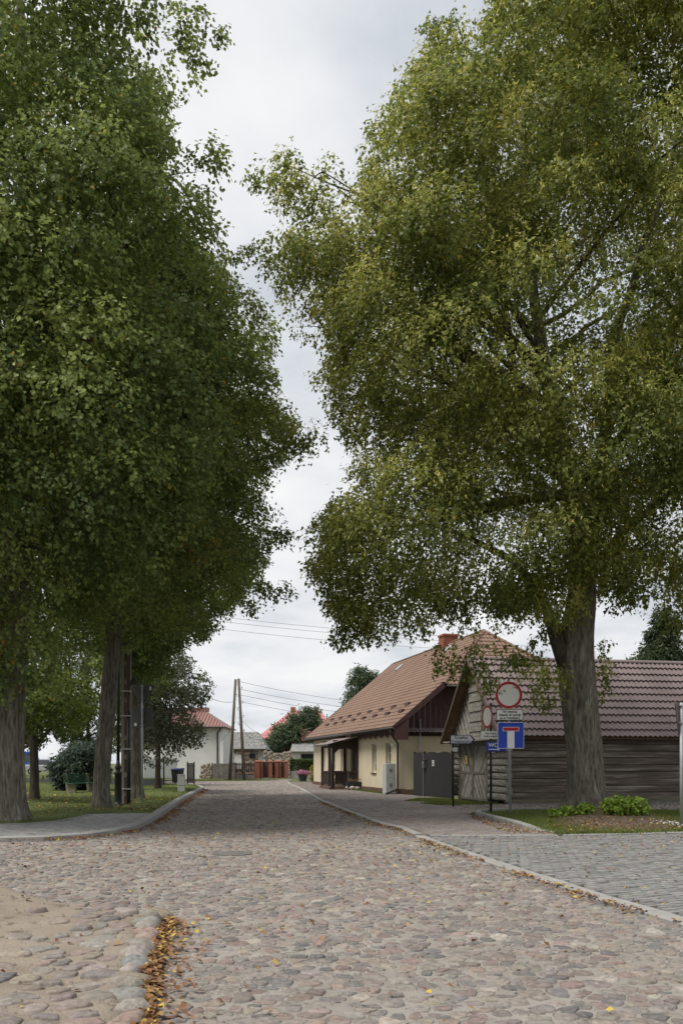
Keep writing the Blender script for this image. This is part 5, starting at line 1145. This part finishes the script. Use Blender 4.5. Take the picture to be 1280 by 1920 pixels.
board_panel('fence_panel', 'narrow dark board fence panel standing next to the wheeled bin', 352, 363, 61, 1.5, .08, 5, mt['slatd'], 'fence')
board_panel('field_gate', 'leaning grey-brown vertical board gate before the stone shed', 398, 441, 76.4, 1.5, .02, 16, mt['slatd'], 'gate').rotation_euler = (0, 0, R(-4))

bn = empty('park_bench', (-12.9, 42.5, .12), R(62)); tag(bn, 'green plank bench with concrete end frames on the lawn', 'bench')
for x_ in (-.75, .65): MB().prism([(x_, -.28, -.05), (x_, .30, -.05), (x_, .42, .95), (x_, .32, .95), (x_, .22, .45), (x_, -.28, .42)], (.10, 0, 0)).build('end_frame', mt['sill'], bn)
for k in range(4): MB().box(-.9, -.28 + k*.125, .44, .9, -.17 + k*.125, .48).build('seat_plank', mt['green'], bn)
for k in range(3): MB().beam((-.9, .27 + k*.045, .58 + k*.14), (.9, .27 + k*.045, .58 + k*.14), .035, .11).build('back_plank', mt['green'], bn)

lwall = empty('low_wall', (-24, 57.2, 0)); tag(lwall, 'low dark garden wall with slim posts behind the lawn', 'wall')
for k in range(6): MB().box(k*2.02, -.1, 0, k*2.02+2.0, .1, .52).build('panel', mt['signback'], lwall)
for k in range(7): MB().box(k*2.02-.045, -.06, 0, k*2.02+.035, .04, 2.0 if k in (3, 6) else .7).build('post', mt['black'], lwall)

def car(name, label, loc, rz, mat, L=4.2, W=1.75, H=1.45, van=False):
    c = empty(name, loc, rz); tag(c, label, 'van' if van else 'car'); h = L/2
    if van: side = [(-h, .35), (h, .35), (h, .9), (h*.72, 1.1), (h*.5, H), (-h, H)]; roof0, roof1 = -h, h*.5
    else: side = [(-h, .35), (h, .32), (h, .72), (h*.45, .92), (-h*.9, .95), (-h, .8)]
    MB().prism([(a, -W/2, b) for a, b in side], (0, W, 0)).build('body', mat, c, bevel=.08)
    if not van: MB().prism([(h*.42, -W/2+.1, .9), (h*.1, -W/2+.2, H), (-h*.5, -W/2+.2, H), (-h*.85, -W/2+.1, .92)], (0, W-.3, 0)).build('cabin', mt['glass'], c, bevel=.06); MB().box(-h*.5, -W/2+.2, H-.05, h*.1, W/2-.2, H+.02).build('roof', mat, c)
    else: MB().box(h*.1, -W/2-.01, 1.15, h*.48, W/2+.01, H-.25).build('side_window', mt['glass'], c)
    for a in (-h*.62, h*.62):
        for s in (-1, 1): MB().tube([(a, s*(W/2-.12), .32), (a, s*(W/2+.02), .32)], .32, 18).build('wheel', mt['tyre'], c); MB().tube([(a, s*(W/2+.02), .32), (a, s*(W/2+.03), .32)], .2, 12).build('hub', mt['galv'], c)
    for s in (-1, 1): MB().box(h-.04, s*.6-.16, .6, h+.02, s*.6+.16, .74).build('headlight', mt['white'], c); MB().box(-h-.02, s*.62-.12, .62, -h+.04, s*.62+.12, .8).build('tail_light', mt['red'], c)
    return c
car('parked_car', 'silver parked car half hidden beyond the low wall', (-28.6, 83, .45), R(8), mt['carw']); car('parked_van', 'blue parked van behind the silver car', (-34.5, 92, .5), R(5), mt['carb'], 5.2, 2.0, 2.3, True)

# ------------------------------------------------------------------ far end of the street
wh = empty('white_house', (-18.6, 80, 0)); tag(wh, 'white rendered house with red metal hip roof and grey garage doors', 'house')
WX = 7.5
MB().box(0, 0, 0, WX, 8, 4.95).build('wall', mt['wwall'], wh); MB().box(WX-.42, -.03, 0, WX+.02, -.001, 4.9).build('corner_strip', mt['white'], wh)
for k in range(2): MB().box(.1 + k*1.55, -.03, .2, 1.6 + k*1.55, -.001, 2.0).build('garage_door', mt['galv'], wh)
rf = MB(); e0, e1 = -.4, WX+.35
MB().add([(e0,-.45,4.93),(e1,-.45,4.93),(e1,8.4,4.93),(e0,8.4,4.93),(.5,3.9,6.7),(WX-2.2,3.9,6.7)], [(0,1,5,4),(1,2,5),(2,3,4,5),(3,0,4),(3,2,1,0)]).build('roof', mt['roofw'], wh)
for k in range(26):
    u_ = -.3 + k*.31; f_ = min(1, max(0.05, (e1-u_-.05)/2.55)); f_ = min(f_, 1); MB().beam((u_, -.45, 4.98), (u_, -.45 + 4.3*f_, 4.98 + 1.77*f_), .05, .06).build('roof_rib', mt['roofw'], wh)
MB().box(.5, 3.6, 6.6, WX-1.9, 4.1, 7.0).build('ridge_box', mt['roofw'], wh); MB().tube([(e0, -.5, 4.9), (e1, -.5, 4.9)], .08, 8).build('gutter', mt['gutter'], wh)
MB().tube([(WX-.1, -.45, 4.85), (WX-.5, -.12, 4.4), (WX-.5, -.12, .1)], .07, 8).build('downpipe', mt['gutter'], wh)
def rubble_wall(name, parent, x0, x1, z0, z1, y, s, topf=None, n_parts=300):
    x, z = jitter_grid(x0, x1, z0, z1, s, .15); k = (x > x0+.06) & (x < x1-.06) & (z > z0+.05) & (z < (z1 if topf is None else topf(x))-.08); x, z = x[k], z[k]
    rad = stone_radii(x, z, 8, .02, s*1.0); V, Fc = stone_arrays(x, z, np.zeros(len(x)), rad, np.clip(rng.normal(.05, .02, len(x)), .02, .1), False)
    V = np.stack([V[..., 0], y - V[..., 2], V[..., 1]], -1)
    c = np.array([(.20, .16, .13), (.25, .19, .155), (.15, .14, .14), (.28, .24, .19), (.22, .15, .12)])[rng.integers(0, 5, len(x))]*rng.uniform(.8, 1.2, (len(x), 1))
    nv = V.shape[1]; order = np.argsort(-rad.mean(1))
    for i in order[:n_parts]:
        c0 = V[i].mean(0); link_mesh(name, np_mesh(name, V[i]-c0, Fc, mt['rubble'], np.repeat(c[i][None], nv, 0), True), parent, c0)
ss = empty('stone_shed', (-13.2, 95, 0)); tag(ss, 'fieldstone shed with mossy grey tile roof behind the picket fence', 'shed')
SX = 4.55; MB().box(0, .06, 0, SX, 5, 3.05).build('wall', mt['mortarl'], ss); rubble_wall('fieldstone', ss, .05, 3.9, .1, 3.0, .05, .38, n_parts=90)
MB().box(1.3, -.06, .9, 2.4, -.02, 2.5).build('shutter', mt['wwall'], ss); MB().box(2.95, -.06, 2.1, 3.6, -.02, 2.6).build('window', mt['ink'], ss); MB().box(3.95, -.05, 0, SX, .05, 3.05).build('pier', mt['conc'], ss)
MB().box(-.2, -.3, 3.0, SX+.3, .06, 3.09).build('eaves', mt['conc'], ss)
tm = MB().add([(0,0,0),(.27,0,.0),(.27,.36,0),(0,.36,0),(0,0,.045),(.135,0,.075),(.27,0,.045),(0,.36,.02),(.135,.36,.045),(.27,.36,.02)], [(4,5,8,7),(5,6,9,8),(0,1,6,5,4),(0,4,7,3),(1,2,9,6)]).mesh('tile', mt['roofg'])
MB().add([(-.2,-.4,3.08),(SX+.4,-.4,3.08),(SX-.75,2.6,5.05),(-.2,2.6,5.05),(SX+.4,5.4,3.08),(-.2,5.4,3.08)], [(0,1,2,3),(1,4,2),(3,2,4,5)]).build('roof', mt['roofg'], ss)
ang_ = math.atan2(1.97, 3.0)
for r_ in range(11):
    xr = SX + .4 - 1.15*r_/10.5
    for k in range(int((xr+.2)/.28)):
        o_ = link_mesh('tile', tm, ss, (-.2 + k*.28 + random.uniform(-.02, .02), -.4 + r_*.275, 3.09 + r_*.18 + random.uniform(0, .025)), (ang_, random.uniform(-.03, .03), random.uniform(-.05, .05)))
rw = empty('ruined_wall', (-8.5, 93, 0)); tag(rw, 'crumbling fieldstone wall with lime mortar between shed and hedge', 'wall')
topf = lambda x: 2.72 + .12*np.sin(x*3) + .05*np.sin(x*9)
pts_ = [(x_, 2.70 + .12*math.sin(x_*3)) for x_ in np.linspace(0, 3.15, 12)]
MB().prism([(0, .06, 0), (3.15, .06, 0)] + [(a, .06, b) for a, b in pts_[::-1]], (0, .5, 0)).build('wall', mt['mortarl'], rw); rubble_wall('fieldstone', rw, 0, 3.15, .05, 2.9, .05, .26, topf, n_parts=110)
sb = empty('stone_stub', (-12.9, 78.2, 0)); tag(sb, 'broken stub of fieldstone wall at the board gate hinge', 'wall'); MB().box(0, .05, 0, 1.1, .5, 1.35).build('core', mt['mortarl'], sb); rubble_wall('fieldstone', sb, 0, 1.1, .02, 1.5, .05, .24, n_parts=30)
# brick piers with dark panels, and the picket fence
def brick_pier(px, Y, w, h, label):
    s = empty('brick_pier', ((px-HX)/F*Y, Y, 0)); tag(s, label, 'gate pier', 'red brick piers of the street fence'); MB().box(-w/2+.01, -w/2+.01, 0, w/2-.01, w/2-.01, h).build('core', mt['mortar'], s)
    bm2 = brick_meshes.setdefault(w, MB().box(-w/4+.006, -.06, -.032, w/4-.006, .06, .032).mesh('brick', mt['brickr']))
    for r_ in range(int(h/.078)):
        for f_ in range(2):
            for k in range(2): p_ = (-w/4 if k == 0 else w/4); link_mesh('brick', bm2, s, ((p_, -w/2+.05, .04 + r_*.078), (w/2-.05, p_, .04 + r_*.078))[f_], (0, 0, R(90)*f_))
    MB().add([(-w/2-.06,-w/2-.06,h),(w/2+.06,-w/2-.06,h),(w/2+.06,w/2+.06,h),(-w/2-.06,w/2+.06,h),(0,0,h+.16)], [(0,1,4),(1,2,4),(2,3,4),(3,0,4),(3,2,1,0)]).build('cap', mt['brickr'], s)
brick_meshes = {}
PL = ['thick brick pier ending the picket fence', 'slim brick pier beside the thick one', 'brick pier right of the first dark metal panel', 'brick pier left of the narrow dark panel end', 'brick pier next to the widest gap', 'last brick pier nearest the ruined wall']
for i, (px_, w_) in enumerate(((482, .48), (490, .30), (507, .36), (518.5, .30), (523.5, .30), (537, .36))): brick_pier(px_, 86 + i*.25, w_, 1.72, PL[i])
for i, (a, b) in enumerate(((493, 504), (510, 516), (526, 534.5))):
    s = empty('metal_panel', ((a-HX)/F*86.5, 86.5 + i*.3, 0)); w_ = (b-a)/F*86.5; tag(s, ['wide dark brown fence panel beside the slim brick pier', 'narrow dark brown fence panel between two brick piers', 'dark brown fence panel nearest the ruined wall'][i], 'fence panel', 'dark panels between brick piers')
    MB().box(0, 0, .1 if i != 1 else .3, w_, .04, 1.62).build('sheet', mt['plum'], s); MB().box(0, -.02, .02, w_, .08, .09 if i != 1 else .29).build('plinth', mt['brickr'] if i else mt['conc'], s); MB().box(0, -.02, 1.621, w_, .06, 1.67).build('top_rail', mt['plum'], s)
pk = empty('picket_fence', ((436-HX)/F*86, 86, 0)); tag(pk, 'dark brown picket fence on a brick-edged plinth behind the twin pole', 'fence'); wpk = (478-436)/F*86
MB().box(0, 0, 0, wpk, .12, .42).build('plinth', mt['conc'], pk); MB().box(-.02, -.03, .421, wpk, .15, .52).build('coping', mt['brickr'], pk)
for k in range(13): MB().prism([(k*.175+.01, 0, .56), (k*.175+.12, 0, .56), (k*.175+.12, 0, 1.55), (k*.175+.065, 0, 1.63), (k*.175+.01, 0, 1.55)], (0, .03, 0)).build('picket', mt['plum'], pk)
for z_ in (.7, 1.35): MB().box(0, .032, z_, wpk, .07, z_+.08).build('rail', mt['plum'], pk)
# braced twin pole
tp_ = empty('twin_pole', (-8.6, 75.2, 0)); tag(tp_, 'two leaning wooden power poles joined at the top like an A', 'utility pole')
MB().tube([(.05, 0, -.1), (-.45, 0, 9.0)], [.15, .11], 12).build('pole', mt['pole'], tp_, sm=True); MB().tube([(-1.26, .1, -.1), (-.72, .05, 8.95)], [.15, .11], 12).build('pole', mt['pole'], tp_, sm=True)
for z_ in (8.5, 6.5): MB().tube([(-.8 if z_ > 8 else -.92, 0, z_), (-.38 if z_ > 8 else -.28, 0, z_)], .02, 6).build('bolt', mt['galv'], tp_)
for k in range(8):
    z_ = 8.7 - k*.62; xr = .05 - .50*z_/9.0; sd2 = 1 if k % 2 else -1
    MB().tube([(xr, -.05, z_), (xr + sd2*.24, -.05, z_-.02), (xr + sd2*.24, -.05, z_+.1)], .014, 6).build('hook', mt['gutter'], tp_); MB().lathe([(.03, 0), (.045, .03), (.03, .06), (.04, .09), (.015, .12)], (xr + sd2*.24, -.05, z_+.08), 8).build('insulator', mt['gutter'], tp_)
# wires
def wire(a, b, sag, label, r=.017):
    a, b = Vector(a), Vector(b); o = empty('overhead_wire', a); tag(o, label, 'wire', 'overhead wires'); pts = []
    for u_ in np.linspace(0, 1, 25): p = a.lerp(b, u_); p.z -= sag*4*u_*(1-u_); pts.append(p - a)
    MB().tube(pts, r, 5).build('strand', mt['wire'], o)
tops = [(-9.05, 75, z_) for z_ in (8.75, 8.1, 7.6, 7.0)]
WL = ['topmost', 'second', 'third', 'lowest']
for i, t_ in enumerate(tops): wire(t_, P(840 + i*10, 1317 + 12*i, 112), .9, WL[i] + ' of four wires from the twin pole to behind the house roof')
wire((-9.3, 75, 7.0), P(300, 1225, 44), .9, 'service wire from the twin pole up into the dark plum tree')
wire((-9.3, 75, 5.2), P(395, 1398, 82), .5, 'thin wire from the twin pole down to the white house'); wire((-9.0, 75, 5.6), P(520, 1372, 118), 1.0, 'wire from the twin pole to the red roofed house'); wire((-9.0, 75, 5.0), P(490, 1385, 97), .6, 'wire from the twin pole to the shed roof')
for i in range(3): wire(P(200, 1128 + (0, 8, 22)[i], 60), P(900, 1196 + (0, 9, 24)[i], 60), .35, ['upper', 'middle', 'lower'][i] + ' of three wires crossing the sky gap between the lindens', .013)
# red roofed house far off
rh = empty('red_roofed_house', (-9.6, 120, 0)); tag(rh, 'distant house with steep pinkish red metal roof behind the pine', 'house')
MB().box(.0, 0, 0, 9.5, 9, 5.0).build('wall', mt['wwall'], rh); MB().add([(-2.4,-.6,5.0),(9.9,-.6,5.0),(9.9,9.6,5.0),(-2.4,9.6,5.0),(2.3,4.5,9.2),(6.5,4.5,9.2)], [(0,1,5,4),(1,2,5),(2,3,4,5),(3,0,4),(3,2,1,0)]).build('roof', mt['roofr'], rh)
MB().box(2.2, 4.2, 8.6, 2.9, 4.9, 9.7).build('chimney', mt['brickr'], rh); MB().prism([(.2, -1.2, 2.6), (3.6, -1.2, 2.6), (2.3, -1.2, 4.4)], (0, 1.1, 0)).build('porch_roof', mt['roofr'], rh)
MB().box(-2.3, -.65, 4.75, 9.9, -.55, 4.99).build('fascia', mt['red'], rh)
# hedge, white shed, dark wooden shed
ws = empty('white_shed', (-5.5, 97, 0)); tag(ws, 'low white shed with grey sheet roof behind the hedge', 'shed'); MB().box(0, 0, 0, 5.5, 4, 2.9).build('wall', mt['wwall'], ws); MB().box(.9, -.03, .3, 4.6, -.001, 2.6).build('opening_dark', mt['ink'], ws); tile_sheet(ws, mt['roofg'], (0, -.5, 2.85), (1, 0, 0), (0, .97, .24), (0, -.24, .97), -.3, 5.8, 4.8, 2, .3, .04, .02)  # the opening is a black panel on the wall, its shade painted
ds = empty('wooden_shed', (-4.4, 101, 0)); tag(ds, 'dark wooden shed with red edged roof between pine and cream house', 'shed')
for k in range(20): MB().box(k*.2, 0, 0, k*.2+.185, .03 + .01*(k % 2), 4.2).build('board', mt['dgrey'], ds)
MB().prism([(-.3, -.4, 4.15), (4.4, -.4, 4.15), (4.4, -.4, 4.35), (-.3, -.4, 5.6)], (0, 4, 0)).build('roof', mt['roofr'], ds)
hd = empty('hedge', (-5.3, 88, 0)); tag(hd, 'clipped bright green hedge before the white shed', 'hedge'); n = 9000
pos = np.stack([rng.uniform(0, 2.9, n), rng.uniform(-.35, .35, n), rng.uniform(.5, 1.9, n)], -1); fc = rng.random(n); pos[:, 1] = np.where(fc < .6, -.35 + rng.normal(0, .04, n), pos[:, 1]); pos[:, 2] = np.where(fc > .8, 1.9 + rng.normal(0, .04, n), pos[:, 2])
V, Fc, cc = leaf_mesh('foliage', pos, np.tile(np.array((0, -.6, .4)), (n, 1)), rng.uniform(.07, .13, n), np.full(n, .8), np.array((.075, .12, .025))*rng.uniform(.6, 1.3, (n, 1)), np.full(n, .3)); link_mesh('foliage', np_mesh('foliage', V, Fc, mt['leaf'], cc), hd)['kind'] = 'stuff'
MB().box(0, -.6, 0, 3.2, -.4, .75).build('stone_base', mt['conc'], hd)
# flower tub and sunny flowers near the far house corner
ft = empty('flower_tub', (-3.35, 74, 0)); tag(ft, 'dark tub of pink petunias at the end of the pavement', 'planter'); MB().lathe([(.30, 0), (.42, .62), (.38, .62), (.36, .55)], n=18).build('tub', mt['bingrey'], ft)
n = 700; d = rng.normal(0, 1, (n, 3)); d /= np.linalg.norm(d, axis=1, keepdims=True); pos = np.array((0, 0, .72)) + d*np.array((.55, .45, .24)); c = np.where((rng.random(n) < .6)[:, None], np.array((.62, .16, .40)), np.array((.09, .14, .04)))*rng.uniform(.7, 1.2, (n, 1))
V, Fc, cc = leaf_mesh('petunias', pos, d, rng.uniform(.06, .11, n), np.full(n, .9), c, np.full(n, .2)); link_mesh('petunias', np_mesh('petunias', V, Fc, mt['flower'], cc), ft)['kind'] = 'stuff'
yf = empty('flower_bush', (-2.25, 66.5, 0)); tag(yf, 'tall bush of yellow flowers at the cream house far corner', 'flowers'); n = 900; d = rng.normal(0, 1, (n, 3)); d /= np.linalg.norm(d, axis=1, keepdims=True); pos = np.array((0, 0, .75)) + d*np.array((.22, .3, .62))
c = np.where((rng.random(n) < .35)[:, None], np.array((.66, .42, .03)), np.array((.08, .125, .03)))*rng.uniform(.7, 1.2, (n, 1)); V, Fc, cc = leaf_mesh('blooms', pos, d, rng.uniform(.06, .1, n), np.full(n, .8), c, np.full(n, .3)); link_mesh('blooms', np_mesh('blooms', V, Fc, mt['flower'], cc), yf)['kind'] = 'stuff'
MB().tube([(0, 0, 0), (.02, 0, .8)], .02, 5).build('stem', mt['twig'], yf)
bp2 = empty('brick_post', (-2.05, 68, 0)); tag(bp2, 'slim red brick post behind the yellow flowers', 'post'); MB().box(-.13, -.13, 0, .13, .13, 2.0).build('shaft', mt['brickr'], bp2); MB().box(-.17, -.17, 2.001, .17, .17, 2.08).build('cap', mt['brickr'], bp2)
